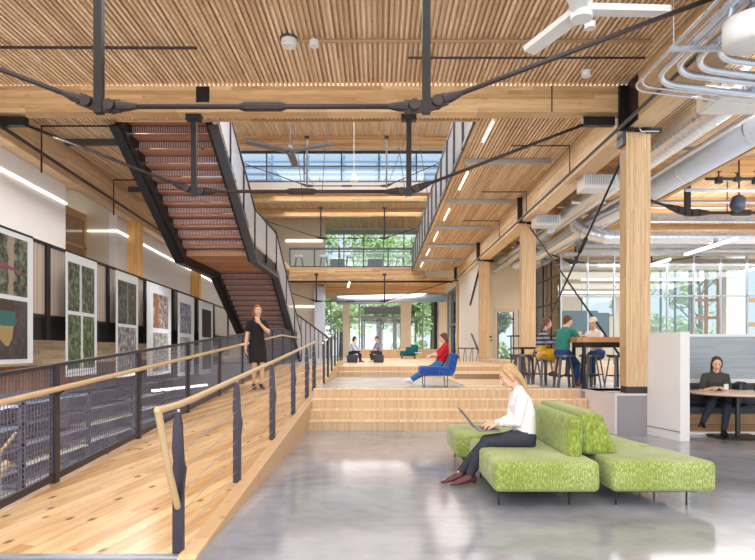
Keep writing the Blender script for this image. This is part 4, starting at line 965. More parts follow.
obj('frame', B().box(3.94, 5.3, 11.55, 12.25, 1.50, 1.60), STEEL, t)
for x, y in ((3.96, 11.6), (3.96, 12.2), (5.28, 11.6), (5.28, 12.2)): obj('leg', B().box(x-.03, x+.03, y-.03, y+.03, .7, 1.6), STEEL, t)
t = thing('high_table', 'dark high table farther back at the left of the striped top woman', 'table', (3.7, 14.6, .7))
obj('table_top', B().box(3.32, 4.1, 14.2, 15.0, 1.47, 1.52), STEELB, t)
obj('leg', B().box(3.4, 3.46, 14.3, 14.36, .7, 1.47), STEEL, t); obj('leg', B().box(3.95, 4.01, 14.3, 14.36, .7, 1.47), STEEL, t)
t = thing('high_table', 'thin dark high table in front of the far glazed door', 'table', (5.0, 22, .98))
obj('table_top', B().box(4.75, 5.85, 21.7, 22.3, 1.94, 1.98), STEEL, t)
for x in (4.8, 5.8): obj('leg', B().box(x-.02, x+.02, 21.8, 21.84, .98, 1.94), STEEL, t)
t = thing('side_table', 'small dark framed bench table beside the third timber column', 'table', (3.7, 24, .98))
obj('table_top', B().box(3.2, 3.95, 24.0, 24.4, 1.50, 1.54), STEELB, t)
for k in range(6): obj('leg', B().beam((3.25+.13*k, 24.1, .98), (3.2+.14*k+(.1 if k % 2 else 0), 24.1, 1.5), .02, .02), STEELB, t)
# glazed partition of the right wing
t = thing('glass_partition', 'tall glazed partition with thin white mullions behind the high table', 'partition', (9, 19.5, .7))
b = B(); xs = [5.90+.86*k for k in range(11)]
for k, x in enumerate(xs): obj('mullion', B().box(x-.022, x+.022, 19.4, 19.48, .7, 4.6), GALVD, t)
obj('transom', B().box(5.95, 14.9, 19.4, 19.48, 3.18, 3.22), GALVD, t); obj('head_rail', B().box(5.95, 14.9, 19.38, 19.5, 4.5, 4.6), GALVD, t)
obj('glass_panel', B().box(5.95, 14.9, 19.43, 19.44, .75, 4.5), GLASS, t)
t = thing('glass_partition', 'greenish glass partition running back beside the second timber column', 'partition', (5.95, 22, .7))
for k in range(4):
    y = 19.6+1.0*k; obj('mullion', B().box(5.9, 5.95, y, y+.08, .98, 4.5), STEEL, t)
obj('transom', B().box(5.9, 5.95, 19.6, 22.6, 3.0, 3.05).box(5.9, 5.95, 19.6, 22.6, 3.9, 3.95), STEEL, t); obj('glass_panel', B().box(5.92, 5.93, 19.6, 22.6, 1.0, 4.5), GLASSG, t)
tag(obj('teal_board', B().box(7.0, 8.9, 24.4, 24.5, 1.9, 3.05), TEALB), 'dark teal pin board behind the glazed partition', 'board')
tag(obj('teal_board', B().box(8.95, 9.6, 25.0, 25.1, 1.9, 3.0), TEALB), 'narrow dark teal board right of the wide one', 'board')

# ================================================================= BLUE LOUNGE, TEAL CHAIR
t = thing('lounge_chair', 'blue velvet lounge chair with thin wire legs on the raised concrete floor', 'chair', (1.2, 12.3, .7))
soft(t, 'seat_cushion', .82, 1.5, 12.0, 12.75, .93, 1.12, BLUE, .05)
soft(t, 'back_cushion', 1.38, 1.54, 11.97, 12.78, 1.0, 1.40, BLUE, .05, Matrix.Translation((1.4, 0, 1.1)) @ Matrix.Rotation(R(12), 4, 'Y') @ Matrix.Translation((-1.4, 0, -1.1)))
for x in (.92, 1.38):
    b = B(); b.tube([(x, 12.08, .94), (x, 12.08, .71), (x, 12.68, .71), (x, 12.68, .94)], .01, 8); obj('leg', b, STEELG, t)
t = thing('armchair', 'teal armchair facing left in front of the entrance doors', 'chair', (2.0, 33, .98))
soft(t, 'seat', 1.15, 2.0, 32.4, 33.3, 1.12, 1.40, TEAL, .08); soft(t, 'backrest', 1.75, 2.12, 32.35, 33.35, 1.2, 1.74, TEAL, .1)
soft(t, 'armrest', 1.45, 2.0, 32.3, 32.5, 1.2, 1.62, TEAL, .07)
for x, y in ((1.25, 32.5), (1.95, 32.5), (1.25, 33.2), (1.95, 33.2)): obj('leg', B().box(x-.02, x+.02, y-.02, y+.02, .98, 1.13), STEEL, t)
# bridge furniture
bs = thing('counter_stool', 'pale counter stool on the footbridge, leftmost of the four', 'stool', (WX(299, 35.6), 35.6, 6.25), 0, 'stools on the footbridge')
obj('seat', B().rbox(-.24, .24, -.2, .2, .66, .82, .04, 2), FANW, bs, local=True)
for sx in (-1, 1):
    for sy in (-1, 1): obj('leg', B().beam((sx*.16, sy*.14, .66), (sx*.26, sy*.2, 0), .04, .04), STEELP, bs, local=True)
for px, l in ((324, 'second'), (350, 'third'), (400, 'rightmost')): dup(bs, (WX(px, 35.6), 35.6, 6.25), 0, 'pale counter stool on the footbridge, %s of the four' % l)
for i, px in enumerate((337, 375)):
    x = WX(px, 36.5); t = thing('tub_chair', ('left', 'right')[i]+' dark tub chair on the footbridge', 'chair', (x, 36.5, 6.25))
    soft(t, 'seat', x-.42, x+.42, 36.2, 36.9, 6.25, 6.60, CUSH, .08); soft(t, 'backrest', x-.45, x+.45, 36.8, 37.0, 6.5, 7.05, CUSH, .08)
for i, (x, y) in enumerate(((-1.0, 22.5), (-.02, 22.6))):
    tag(obj('ottoman', B().rbox(x-.2, x+.2, y-.2, y+.2, .98, 1.28, .06, 3), CUSH, None, True), ('dark ottoman under the left of the two seated people', 'dark ottoman under the right of the two seated people')[i], 'ottoman')
# ================================================================= PEOPLE
def fuse(name, b, mat, parent, voxel=.008, smooth=4, fac=.5):
    """voxel-fuse overlapping closed solids into one continuous surface"""
    me = bpy.data.meshes.new(name); bmesh.ops.recalc_face_normals(b.bm, faces=list(b.bm.faces)); b.bm.to_mesh(me); b.bm.free()
    o = bpy.data.objects.new(name, me); COL.objects.link(o)
    m = o.modifiers.new('r', 'REMESH'); m.mode = 'VOXEL'; m.voxel_size = voxel
    s = o.modifiers.new('s', 'SMOOTH'); s.factor = fac; s.iterations = smooth
    dg = bpy.context.evaluated_depsgraph_get(); dg.update()
    n = bpy.data.meshes.new_from_object(o.evaluated_get(dg)); o.modifiers.clear(); o.data = n; n.name = name; bpy.data.meshes.remove(me)
    n.materials.clear(); n.materials.append(mat)
    for f in n.polygons: f.use_smooth = True; f.material_index = 0
    o.parent = parent; return o
def ik(a, c, l1, l2, pole):
    a, c, pole = Vector(a), Vector(c), Vector(pole); d = c-a; L = min(d.length, (l1+l2)*.999); u = d.normalized(); c2 = a+u*L
    x = (l1*l1-l2*l2+L*L)/(2*L); h = math.sqrt(max(0, l1*l1-x*x)); p = (pole-u*pole.dot(u))
    p = p.normalized() if p.length > 1e-6 else u.orthogonal(); return a+u*x+p*h, c2
SKINS = {}
def skin(nm, c): return plain(nm, c, .5, noise=.05, nscale=12)
def person(label, loc, rz, k=1.0, hip_z=.50, lean=12, curve=0, hands=None, feet=None, knee=None, elbow=None, head=(0, 0), skinc=(224, 178, 150), hairc=(150, 110, 70), hair='short',
           top=(220, 220, 220), bottom=(40, 44, 60), shoes=(60, 30, 36), style='trousers', sleeve=1.0, female=True, voxel=.009, stripes=None, curl=.7, hat=None, ptop=None, body_yaw=0, foot_dir=None, collar=True):
    """local frame: forward +x, left +y, up z; metres for a 1.70 m figure, scaled by k"""
    t = thing('person', label, 'person', loc, R(rz)); t.scale = (k,)*3
    up = Vector((0, 0, 1)); a = R(lean); P = Vector((0, 0, hip_z)); sp = Vector((math.sin(a), 0, math.cos(a)))
    mid = P+sp*.24+Vector((-.02*curve, 0, 0)); N = P+sp*.48
    yaw = Matrix.Rotation(R(body_yaw), 3, 'Z')
    sw = .155 if female else .18
    lat = yaw @ Vector((0, 1, 0)); fwd = yaw @ Vector((1, 0, 0))
    S = {s: N+lat*(s*sw)-sp*.05 for s in (1, -1)}; H = {s: P+Vector((.0, s*.085, -.01)) for s in (1, -1)}
    hp, hy = head; hd = Matrix.Rotation(R(hy), 3, 'Z') @ yaw @ Matrix.Rotation(R(hp), 3, 'Y')
    hf, hl, hu = hd @ Vector((1, 0, 0)), hd @ Vector((0, 1, 0)), hd @ Vector((0, 0, 1))
    neck_top = N+sp*.05+fwd*.02; HC = neck_top+hu*.115+hf*.025
    hands = hands or {1: (.3, .15, hip_z+.15), -1: (.3, -.15, hip_z+.15)}
    feet = feet or {1: (.45, .1, .07), -1: (.45, -.1, .07)}
    elbow = elbow or {1: (-.3, .5, -.8), -1: (-.3, -.5, -.8)}; knee = knee or {1: (1, .1, .6), -1: (1, -.1, .6)}
    E, W, K, A = {}, {}, {}, {}
    for s in (1, -1):
        E[s], W[s] = ik(S[s], hands[s], .275, .25, elbow[s]); K[s], A[s] = ik(H[s], feet[s], .41, .40, knee[s])
    b = B()
    HM = Matrix((hf, hl, hu)).transposed()
    def hp_(x, y, z): return HC+hf*x+hl*y+hu*z
    b.ball(hp_(-.012, 0, .022), (.093, .074, .092), 20, 14, HM)
    b.ball(hp_(.022, 0, -.045), (.062, .054, .068), 18, 12, HM)
    b.tube([hp_(.0, 0, -.02), hp_(.045, 0, -.085), hp_(.062, 0, -.096)], [(.058, .06), (.034, .03), (.016, .014)], 12, side=hl, round_=True)
    b.tube([hp_(.078, 0, .018), hp_(.094, 0, -.012), hp_(.104, 0, -.028), hp_(.085, 0, -.036)], [.008, .010, .014, .012], 8, round_=True)
    b.ball(hp_(.079, 0, .028), (.014, .045, .010), 10, 6, HM)
    b.ball(hp_(.078, 0, -.062), (.014, .024, .010), 10, 6, HM)
    for s in (1, -1): b.ball(hp_(-.005, s*.075, -.01), (.019, .010, .032), 10, 7, HM); b.ball(hp_(.06, s*.035, -.022), (.024, .020, .02), 10, 6, HM)
    b.tube([N-sp*.03, neck_top+hu*.02, HC-hu*.05-hf*.015], [.056, .047, .046] if female else [.064, .056, .052], 14, round_=True)
    ws = .0 if female else .015
    tor = [(P-sp*.06, .15, .095), (P+sp*.0, .155+ws*0, .105), (P+sp*.12+(mid-P-sp*.24)*.5, .125+ws, .092), (mid+sp*.0, .122+ws, .095), (P+sp*.36, .138+ws, .105), (N-sp*.06, .150+ws, .082), (N-sp*.01, .095, .062), (N+sp*.02, .055, .052)]
    b.tube([q[0] for q in tor], [(q[1], q[2]) for q in tor], 20, side=lat, round_=True)
    for s in (1, -1):
        b.tube([S[s]-lat*s*.03, S[s]+sp*.0, S[s].lerp(E[s], .4), E[s], E[s].lerp(W[s], .3), W[s]], [.045, .048, .041, .034, .037, .024], 12, round_=True)
        b.tube([H[s]-up*.0, H[s].lerp(K[s], .35), K[s], K[s].lerp(A[s], .3), A[s].lerp(K[s], .1), A[s]], [.080, .072, .050, .050, .034, .032], 14, round_=True)
        # foot inside the shoe
        ax = (K[s]-A[s]).normalized(); ff = Vector(foot_dir[s]) if foot_dir else (fwd-ax*fwd.dot(ax)*.4); ff.normalize()
        sd = ff.cross(ax).normalized()
        b.tube([A[s]-ax*.01, A[s]+ff*.05-ax*.045, A[s]+ff*.12-ax*.06], [.026, .018, .012], 10, side=sd, round_=True)
        # hand
        fd = (W[s]-E[s]).normalized(); hdn = Vector(hands.get('dir%d' % s, fd)); hdn.normalize()
        pn = Vector(hands.get('palm%d' % s, (0, 0, -1))); pn = (pn-hdn*pn.dot(hdn)).normalized(); sidev = hdn.cross(pn).normalized()
        kn = W[s]+hdn*.085
        b.tube([W[s]-hdn*.01, W[s]+hdn*.03, W[s]+hdn*.06, kn], [(.021, .018), (.034, .015), (.039, .014), (.038, .012)], 12, side=sidev, round_=True)
        th_side = -s if sidev.dot(lat) > 0 else s
        for i, (o_, L) in enumerate(((-.029, .064), (-.010, .074), (.010, .069), (.028, .054))):
            if th_side > 0: o_ = -o_
            p0 = kn+sidev*o_-hdn*.012; pts = [p0]; ang = .12+curl*.25
            d = hdn
            for j, fr in enumerate((.45, .32, .26)):
                d = (hdn*math.cos(ang)+pn*math.sin(ang)+sidev*o_*1.6).normalized(); pts.append(pts[-1]+d*L*fr*1.12); ang += curl*.6
            b.tube(pts, [.0100, .0094, .0088, .0078], 8, round_=True)
        q0 = W[s]+hdn*.02+sidev*th_side*.024; td = (hdn*.75+sidev*th_side*.62+pn*.35).normalized(); q1 = q0+td*.042; q2 = q1+(hdn*.95+pn*.4+sidev*th_side*.1).normalized()*.034; q3 = q2+(hdn+pn*.55).normalized()*.024
        b.tube([q0, q1, q2, q3], [.0125, .0115, .0100, .0088], 8, round_=True)
    SK = skin('skin_%d_%d' % (skinc[0], skinc[2]), hexc(*skinc))
    body = fuse('body', b, SK, t, voxel, 3)
    # face details
    for s in (1, -1):
        eb = B(); eb.ball(hp_(.0735, s*.030, .006), (.009, .012, .0065), 12, 8, HM); e = obj('eye', eb, plain('eye_white', (.55, .5, .46), .3), t, True, local=True)
        ib = B(); ib.ball(hp_(.0800, s*.030, .006), (.0045, .0068, .0062), 10, 6, HM); obj('iris', ib, plain('iris_dark', (.03, .02, .015), .2), e, True, local=True)
        bb_ = B(); bb_.tube([hp_(.083, s*.014, .030), hp_(.084, s*.03, .036), hp_(.074, s*.046, .030)], [.0035, .004, .0025], 6, round_=True)
        obj('eyebrow', bb_, plain('brow_%d' % hairc[0], hexc(*[int(v*.7) for v in hairc]), .8), t, True, local=True)
    lb = B(); lb.tube([hp_(.078, -.024, -.061), hp_(.090, 0, -.060), hp_(.078, .024, -.061)], [.003, .007, .003], 8, side=hl, round_=True)
    obj('mouth', lb, plain('lips_%d' % skinc[0], hexc(int(skinc[0]*.82), int(skinc[1]*.52), int(skinc[2]*.52)), .4), t, True, local=True)
    # hair
    hb = B(); hb.ball(hp_(-.024, 0, .036), (.094, .081, .090), 20, 14, HM); hb.tube([hp_(-.06, 0, .0), hp_(-.075, 0, -.05)], [(.066, .045), (.05, .03)], 12, side=hl, round_=True)
    hair == 'long' or hb.tube([hp_(.050, -.045, .080), hp_(.058, 0, .088), hp_(.050, .045, .080)], [.014, .016, .014], 8, round_=True)
    if hair in ('long', 'pony', 'bob'):
        for s in (1, -1): hb.tube([hp_(.02, s*.062, .06), hp_(.005, s*.076, .0), hp_(-.015, s*.074, -.06)], [.020, .015, .015], 8, round_=True)
    if hair == 'long':
        e0 = N-sp*.10-fwd*.10
        hb.tube([hp_(-.05, 0, .02), hp_(-.09, 0, -.06), hp_(-.10, 0, -.13), e0], [(.08, .06), (.085, .04), (.08, .03), (.06, .018)], 14, side=hl, round_=True)
    if hair == 'bob': hb.tube([hp_(-.04, 0, .02), hp_(-.06, 0, -.06), hp_(-.05, 0, -.11)], [(.09, .06), (.10, .055), (.09, .045)], 14, side=hl, round_=True)
    if hair == 'pony': hb.tube([hp_(-.10, 0, .03), hp_(-.14, 0, .0), hp_(-.15, 0, -.09), hp_(-.13, 0, -.18)], [.02, .028, .032, .010], 10, round_=True)
    fuse('hair', hb, plain('hair_%d_%d' % (hairc[0], hairc[2]), hexc(*hairc), .55, noise=.35, nscale=40, bump=.4, bscale=90), t, voxel, 3)
    if hat:
        cb = B(); cb.ball(hp_(-.02, 0, .055), (.105, .09, .085), 18, 12, HM); cb.tube([hp_(.07, 0, .055), hp_(.15, 0, .045)], [(.07, .008), (.05, .006)], 12, side=hl, round_=True)
        fuse('cap', cb, plain('cap_cloth', hexc(*hat), .8), t, voxel, 2)
    # clothes
    g = .010
    if stripes:
        mt = NT('striped_knit_%d' % top[0]); co = mt.n('ShaderNodeTexCoord').outputs['Object']; spn = mt.n('ShaderNodeSeparateXYZ', Vector=co)
        f = mt.math('LESS_THAN', mt.math('FRACT', mt.math('MULTIPLY', spn.outputs[2], 11.0)), .5); m = mt.n('ShaderNodeMix', _data_type='RGBA', Factor=f)
        m.inputs[6].default_value = c4(hexc(*top)); m.inputs[7].default_value = c4(hexc(*stripes)); mt.link(m.outputs[2], mt.b.inputs['Base Color']); mt.b.inputs['Roughness'].default_value = .9; TM = mt.m
    else: TM = plain('cloth_%d_%d_%d' % top, hexc(*top), .85, noise=.10, nscale=7, bump=.25, bscale=16)
    cb = B(); z0 = .03 if style != 'dress' else .0
    loose = .018 if style != 'dress' else .008
    tt = [(P+sp*z0, .160, .112), (P+sp*.04, .158, .112), (P+sp*.12+(mid-P-sp*.24)*.5, .128+ws+loose, .096+loose), (mid, .126+ws+loose, .098+loose), (P+sp*.36, .142+ws+loose*.6, .110+loose*.5), (N-sp*.06, .155+ws, .088), (N-sp*.012, .098, .066)]
    cb.tube([q[0] for q in tt], [(q[1], q[2]) for q in tt], 22, side=lat, round_=True)
    if collar: cb.tube([N-sp*.04, N+sp*.012], [(.075, .068), (.060, .056)], 14, side=lat)
    for s in (1, -1):
        se = []; L1 = min(1, sleeve*2); L2 = max(0, sleeve*2-1)
        pts = [S[s]-lat*s*.04, S[s], S[s].lerp(E[s], L1*.5), S[s].lerp(E[s], L1)]; rr = [.054, .060, .054+g*.4, .047+g*.6]
        if L2 > 0: pts += [E[s].lerp(W[s], L2*.5), E[s].lerp(W[s], L2)]; rr += [.047+g*.3, .034+g*.3]
        cb.tube(pts, rr, 14, round_=True)
    fuse('shirt' if style != 'dress' else 'dress_bodice', cb, TM, t, voxel, 4)
    BM_ = plain('cloth_%d_%d_%d' % bottom, hexc(*bottom), .85, noise=.14, nscale=9, bump=.2, bscale=18)
    pb = B()
    if style == 'dress':
        hk = (K[1]+K[-1])/2; hm = (H[1]+H[-1])/2
        e = hm.lerp(hk, .92); pb.tube([P+sp*.16, P+sp*.05, hm-up*.04, hm.lerp(hk, .4), e], [(.130, .102), (.158, .118), (.172, .125), (.178, .125), (.175, .120)], 22, side=lat)
        fuse('skirt', pb, BM_, t, voxel, 3)
    else:
        pb.tube([P-sp*.07, P, P+sp*.07], [(.150, .100), (.164, .114), (.142, .104)], 20, side=lat, round_=True)
        for s in (1, -1):
            e = K[s].lerp(A[s], .94)
            pb.tube([H[s]+up*.01, H[s].lerp(K[s], .35), K[s], K[s].lerp(A[s], .3), e], [.094, .086, .064, .062, .046], 16, round_=False)
            pb.ball(K[s], .062, 12, 8); pb.ball(H[s], .093, 12, 8)
        fuse('trousers', pb, BM_, t, voxel, 3)
    SM_ = plain('leather_%d_%d' % (shoes[0], shoes[2]), hexc(*shoes), .4)
    for s in (1, -1):
        ax = (K[s]-A[s]).normalized(); ff = Vector(foot_dir[s]) if foot_dir else (fwd-ax*fwd.dot(ax)*.4); ff.normalize(); sd = ff.cross(ax).normalized(); dn = -(ax-ff*ax.dot(ff)).normalized()
        sb = B(); bp = A[s]
        sb.tube([bp-ff*.045+dn*.02, bp+ff*.02+dn*.022, bp+ff*.10+dn*.040, bp+ff*.165+dn*.055, bp+ff*.195+dn*.058], [(.034, .040), (.040, .044), (.044, .030), (.034, .017), (.014, .010)], 14, side=sd, round_=True)
        if shoes[0] > 80 or style == 'trousers': sb.tube([bp+dn*.02, bp+ax*(.13 if shoes[0] == 92 else .05)], [(.040, .042), (.041, .041)], 14, side=sd)
        sb.tube([bp-ff*.05+dn*.03, bp-ff*.05+dn*.075], [.024, .020], 10)
        fuse('shoe', sb, SM_, t, max(.006, voxel*.8), 2)
    return t, dict(W=W, E=E, S=S, N=N, HC=HC, K=K, A=A)
PLACE = []
# 1 woman with laptop: faces -x
p, J = person('blonde woman in white blouse and dark trousers working on a laptop on the green sofa', (1.56, 6.42, 0), 180, 1.05, hip_z=.50, lean=8, curve=1,
    hands={1: (.30, -.03, .64), -1: (.30, .12, .64), 'dir1': (1, .1, -.05), 'dir-1': (1, -.1, -.05)}, elbow={1: (-.5, .3, -1), -1: (-.5, -.3, -1)},
    feet={1: (.58, .07, .105), -1: (.66, -.05, .105)}, knee={1: (.5, 0, 1), -1: (.5, 0, 1)}, head=(26, 0), hairc=(186, 152, 108), hair='long', top=(238, 236, 240), bottom=(52, 54, 66), shoes=(92, 36, 44), sleeve=.93, voxel=.0065, foot_dir={1: (1, 0, -.12), -1: (1, 0, -.12)})
LO = -.03
t = thing('laptop', 'open grey laptop on the lap of the woman in the white blouse', 'laptop', (1.17, 6.42, .585))
LM = plain('laptop_metal', hexc(118, 120, 126), .35, .6)
obj('base', B().rbox(1.06+LO, 1.30+LO, 6.25, 6.59, .600, .616, .006, 2), LM, t)
obj('keyboard', B().box(1.12+LO, 1.26+LO, 6.28, 6.56, .616, .618), BLACKP, t)
Ml = Matrix.Translation((1.06+LO, 0, .61)) @ Matrix.Rotation(R(-38), 4, 'Y')
obj('lid', B().rbox(-.006, .006, 6.25, 6.59, 0, .265, .004, 2, Ml), LM, t)
obj('screen', B().box(.0062, .0072, 6.265, 6.575, .015, .255, Ml), plain('screen_dark', (.05, .06, .08), .1), t)
# 2 standing woman on the ramp
p, J = person('red haired woman in a black dress standing at the top of the ramp', (-2.70, 13.3, rampz(13.3)), -68, 1.12, hip_z=.90, lean=1,
    hands={1: (.16, .02, 1.30), -1: (.06, -.24, .80), 'dir1': (.1, -.5, 1), 'palm1': (-1, 0, 0), 'dir-1': (.1, 0, -1), 'palm-1': (0, 1, 0)}, elbow={1: (.1, .9, -1), -1: (-.6, -.5, 0)},
    feet={1: (.02, .075, .10), -1: (-.02, -.06, .10)}, knee={1: (1, 0, 0), -1: (1, 0, 0)}, head=(-4, 6), hairc=(150, 84, 56), hair='bob', top=(24, 22, 26), bottom=(22, 21, 25), shoes=(48, 24, 20), style='dress', sleeve=.30, voxel=.008, collar=False,
    foot_dir={1: (1, .1, -.15), -1: (1, -.1, -.15)})
for c in p.children:
    pass
# 3 green shirt
person('person in a dark green shirt and jeans sitting at the high table, seen from behind', (3.66, 12.0, .7), 40, 1.0, hip_z=.71, lean=14, curve=2, hands={1: (.44, .10, 1.06), -1: (.40, -.16, 1.06)}, feet={1: (.34, .1, .27), -1: (.22, -.16, .10)},
       knee={1: (1, 0, .5), -1: (1, 0, .5)}, head=(12, -15), hairc=(96, 58, 40), hair='short', top=(44, 120, 108), bottom=(30, 58, 110), shoes=(110, 60, 44), female=False, sleeve=.5, voxel=.01)
# 4 striped woman
person('brown haired woman in a striped grey jumper and mustard skirt at the high table', (3.42, 12.75, .7), -12, .98, hip_z=.71, lean=10, curve=1, hands={1: (.40, .08, 1.02), -1: (.36, -.1, 1.02)}, feet={1: (.30, .08, .27), -1: (.26, -.08, .27)},
       knee={1: (1, 0, .5), -1: (1, 0, .5)}, head=(8, 6), hairc=(104, 62, 44), hair='long', top=(52, 54, 66), stripes=(150, 154, 166), bottom=(222, 164, 20), style='dress', shoes=(90, 50, 40), sleeve=1.0, voxel=.01)
# 5 person in white with cap
person('person in a white shirt and pale cap sitting across the high table facing left', (4.60, 12.62, .7), 215, .98, hip_z=.71, lean=14, curve=1, hands={1: (.34, .0, 1.02), -1: (.36, -.1, 1.02)}, feet={1: (.34, .12, .27), -1: (.40, -.12, .10)},
       knee={1: (1, 0, .5), -1: (1, 0, .5)}, head=(10, 20), hairc=(110, 78, 54), hair='short', top=(236, 228, 222), bottom=(34, 66, 128), shoes=(70, 44, 40), sleeve=.45, hat=(214, 206, 184), voxel=.01)
# 6 red shirt
person('dark haired person in a red shirt and jeans reading in the blue lounge chair', (1.25, 12.35, .7), 180, .86, hip_z=.555, lean=-18, curve=1, hands={1: (.24, .02, .74), -1: (.24, .12, .74)}, feet={1: (.86, .08, .10), -1: (.72, -.10, .10)},
       knee={1: (.6, 0, 1), -1: (.6, 0, 1)}, head=(16, 0), hairc=(88, 56, 44), hair='bob', top=(196, 24, 44), bottom=(56, 120, 176), shoes=(226, 226, 232), sleeve=.5, voxel=.01)
# 7, 8 far pair
person('dark haired person in a pale shirt on the left ottoman in front of the entrance', (-1.05, 22.5, .98), -20, .82, hip_z=.46, lean=14, hands={1: (.45, .1, .50), -1: (.42, -.08, .50)}, feet={1: (.42, .12, .09), -1: (.50, -.1, .09)},
       head=(10, 0), hairc=(40, 34, 36), hair='bob', top=(206, 214, 226), bottom=(44, 40, 48), shoes=(30, 28, 32), sleeve=.8, voxel=.013)
person('person in a grey violet shirt on the right ottoman in front of the entrance', (.03, 22.6, .98), 200, .82, hip_z=.46, lean=12, hands={1: (.42, .05, .50), -1: (.42, -.05, .50)}, feet={1: (.42, .1, .09), -1: (.36, -.1, .09)},
       head=(8, 0), hairc=(72, 54, 46), hair='short', top=(150, 146, 178), bottom=(62, 60, 70), shoes=(200, 200, 205), sleeve=.5, female=False, voxel=.013)
# 9 booth woman
p, J = person('dark haired woman in a charcoal T-shirt sitting in the booth looking at her phone', (5.80, 10.40, 0), 258, 1.03, hip_z=.56, lean=12, curve=1, hands={1: (.27, .02, .79), -1: (.27, -.06, .79), 'dir1': (.5, -.9, .0), 'dir-1': (.7, .7, .1)}, elbow={1: (-.1, .35, -1), -1: (-.1, -.35, -1)},
       feet={1: (.42, .02, .10), -1: (.42, -.30, .22)}, knee={1: (1, .1, .6), -1: (1, .25, .9)}, head=(16, -10), hairc=(58, 40, 36), hair='long', top=(66, 66, 64), bottom=(44, 50, 62), shoes=(40, 26, 26), sleeve=.36, voxel=.0075, collar=False)
t = thing('phone', 'white phone held by the woman in the booth', 'phone', (5.8, 10.05, .8)); obj('case', B().rbox(5.77, 5.84, 10.02, 10.05, .79, .88, .004, 2, ), FANW, t)
# book of the reader
t = thing('book', 'open white book on the lap of the person in the red shirt', 'book', (.86, 12.35, 1.30)); b = B(); b.box(.74, .88, 12.22, 12.35, 1.385, 1.40).box(.74, .88, 12.355, 12.48, 1.385, 1.40); obj('pages', b, PAPER, t); obj('cover', B().box(.735, .885, 12.215, 12.485, 1.38, 1.385), STEELG, t)

# ================================================================= OUTSIDE
tag(obj('lawn', B().box(-30, 40, 41.5, 90, .5, .6), plain('grass', hexc(120, 150, 70), .9, noise=.3, nscale=2)), 'green ground outside the entrance', 'ground', kind='stuff')
LEAFM = [plain('leaf_%d' % i, hexc(*c), .6, noise=.25, nscale=1.5) for i, c in enumerate(((150, 186, 104), (186, 212, 140), (110, 154, 88), (214, 226, 176)))]
def tree(label, x, y, h, r, n, seed, mats=(0, 1), z0=.6, low=.25):
    rnd = random.Random(seed); t = thing('tree', label, 'tree', (x, y, z0))
    b = B(); b.tube([(x, y, z0), (x+.1, y, z0+h*.4), (x-.1, y, z0+h*.8)], [.16, .12, .05], 10); 
    for k in range(5):
        a = rnd.random()*6.28; b.tube([(x, y, z0+h*(.3+.08*k)), (x+math.cos(a)*r*.6, y+math.sin(a)*r*.6, z0+h*(.5+.08*k))], [.06, .02], 6)
    obj('trunk', b, plain('bark', hexc(110, 92, 76), .9, noise=.3), t)
    b = B()
    n = int(n*.62); blobs = [(x+rnd.uniform(-.7, .7)*r, y+rnd.uniform(-.7, .7)*r, z0+h*rnd.uniform(low, .95), r*rnd.uniform(.3, .5)) for _ in range(16)]
    for i in range(n):
        cx_, cy_, cz_, cr_ = rnd.choice(blobs); d = Vector((rnd.gauss(0, 1), rnd.gauss(0, 1), rnd.gauss(0, 1))).normalized()*cr_*rnd.uniform(.6, 1.05)
        c = Vector((cx_, cy_, cz_))+d; u = Vector((rnd.gauss(0, 1), rnd.gauss(0, 1), rnd.gauss(0, 1))).normalized(); v = u.orthogonal().normalized(); s = rnd.uniform(.12, .26)
        b.mi = rnd.choice((0, 0, 1)); b.poly([c-u*s, c+v*s*.5, c+u*s, c-v*s*.5])
    obj('foliage', b, [LEAFM[m] for m in mats], t, fix=False)
tree('leafy tree outside left of the entrance doors', -2.6, 46, 9, 2.2, 3400, 1, (1, 3))
tree('leafy tree outside behind the left door leaf', .2, 50, 10, 2.6, 3600, 2, (0, 1))
tree('green tree outside right of the entrance doors', 2.3, 46, 5, 1.3, 2600, 3, (2, 0), low=.05)
tree('leafy tree outside right of the tan entrance column', 4.2, 48, 9.5, 2.4, 3400, 4, (0, 3))
tree('tall tree outside the big upper window, left of middle', -3.4, 53, 12.5, 3.0, 3600, 5, (2, 1))
tree('tall tree outside the big upper window, right of middle', 3.2, 54, 13, 3.2, 3600, 6, (0, 1))
tree('dense tree in the middle outside the big upper window', .0, 56, 13, 3.0, 3600, 7, (2, 1))
tree('leafy tree outside the far right windows', 13.4, 32, 7, 2.2, 3200, 8, (1, 3), low=.1)
tree('leafy tree outside behind the broad white pillar', 17.6, 33, 7, 2.2, 3000, 9, (0, 3), low=.1)
tree('slim tree outside the far glazed door', 6.0, 31, 4.5, .9, 1200, 10, (2, 3), low=.05)

# ================================================================= LIGHT
w = bpy.data.worlds.new('World'); scene.world = w; w.use_nodes = True
wt = w.node_tree; bg = wt.nodes['Background']
tc = wt.nodes.new('ShaderNodeTexCoord'); sx = wt.nodes.new('ShaderNodeSeparateXYZ'); cr = wt.nodes.new('ShaderNodeValToRGB')
wt.links.new(tc.outputs['Generated'], sx.inputs[0]); wt.links.new(sx.outputs[2], cr.inputs[0]); wt.links.new(cr.outputs[0], bg.inputs[0])
cr.color_ramp.elements[0].position = 0; cr.color_ramp.elements[0].color = (.92, .95, 1, 1); cr.color_ramp.elements[1].position = .6; cr.color_ramp.elements[1].color = (.80, .88, 1, 1)
bg.inputs[1].default_value = 1.15
def area(name, loc, rot, sx_, sy_, power, col=(1, .975, .95)):
    l = bpy.data.lights.new(name, 'AREA'); l.shape = 'RECTANGLE'; l.size = sx_; l.size_y = sy_; l.energy = power; l.color = col
    o = bpy.data.objects.new(name, l); COL.objects.link(o); o.location = loc; o.rotation_euler = rot; return o
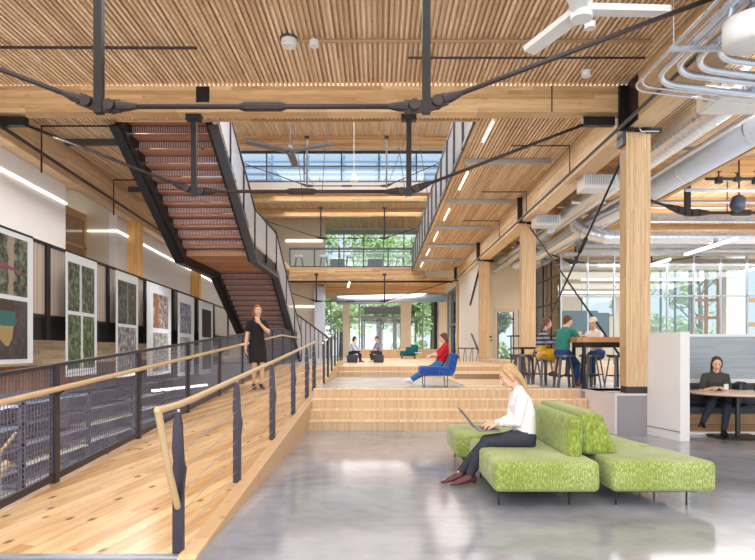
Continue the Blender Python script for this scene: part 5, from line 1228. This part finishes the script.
sun = bpy.data.lights.new('sun', 'SUN'); sun.energy = 5; sun.angle = R(12); so = bpy.data.objects.new('sun', sun); COL.objects.link(so); so.rotation_euler = (R(42), 0, R(62))
def lamps():
    for y in (1.0, 6.5): area('near_hall_fill', (-1.5, y, 5.85), (0, 0, 0), 9, 4, 230)  # soft fill added under the near ceiling, not a modelled fixture
    area('open_end_fill', (2, -3.4, 2.8), (R(102), 0, 0), 16, 5, 900, (.95, .98, 1))  # unseen fill added behind the camera to brighten ceiling and beams
    for y in (12.5, 16, 20, 24, 28): area('mezzanine_lamp', (3.0, y, 5.93), (0, 0, 0), 1.4, 2.6, 30)
    for y in (14, 20, 26, 33): area('roof_fill', (-1.5, y, 9.5 if y > 30 else 11.1), (0, 0, 0), 8, 5, 260 if y > 30 else 420, (1, .98, .95))  # broad fill added below the roofs, where no fixture hangs
    for y in (12.5, 16.2, 20, 24): area('wing_lamp', (9.8, y, 4.25), (0, 0, 0), 7, 2.2, 170)
    for y in (13, 17, 22): area('wing_uplight', (9.3, y, 4.5), (PI, 0, 0), 2.5, .3, 55)
    area('entrance_fill', (0, 36, 5.1), (0, 0, 0), 6, 4, 330)  # extra light added to brighten the entrance interior
    area('booth_lamp', (6.5, 9.0, 5.8), (0, 0, 0), 3, .5, 60)
    area('west_wall_fill', (-5.9, 11, 5.1), (0, R(-20), 0), .3, 8, 170)  # added to lift the brightness of the white west wall
    area('lower_lamp', (-5.2, 9, 1.0), (0, 0, 0), .5, 8, 60)
lamps()
# ================================================================= CAMERA
cam = bpy.data.cameras.new('camera'); co = bpy.data.objects.new('camera', cam); COL.objects.link(co)
cam.sensor_width = 36; cam.lens = 36*F/755; cam.sensor_fit = 'HORIZONTAL'
co.location = (0, 0, EH); co.rotation_euler = (PI/2, 0, 0)
cam.shift_x = (377.5-CX)/755; cam.shift_y = (HY-280)/755
cam.clip_end = 300; scene.camera = co
v = scene.view_settings; v.view_transform = 'Standard'; v.look = 'None'; v.gamma = 1.0; v.exposure = 0.0; v.use_curve_mapping = False
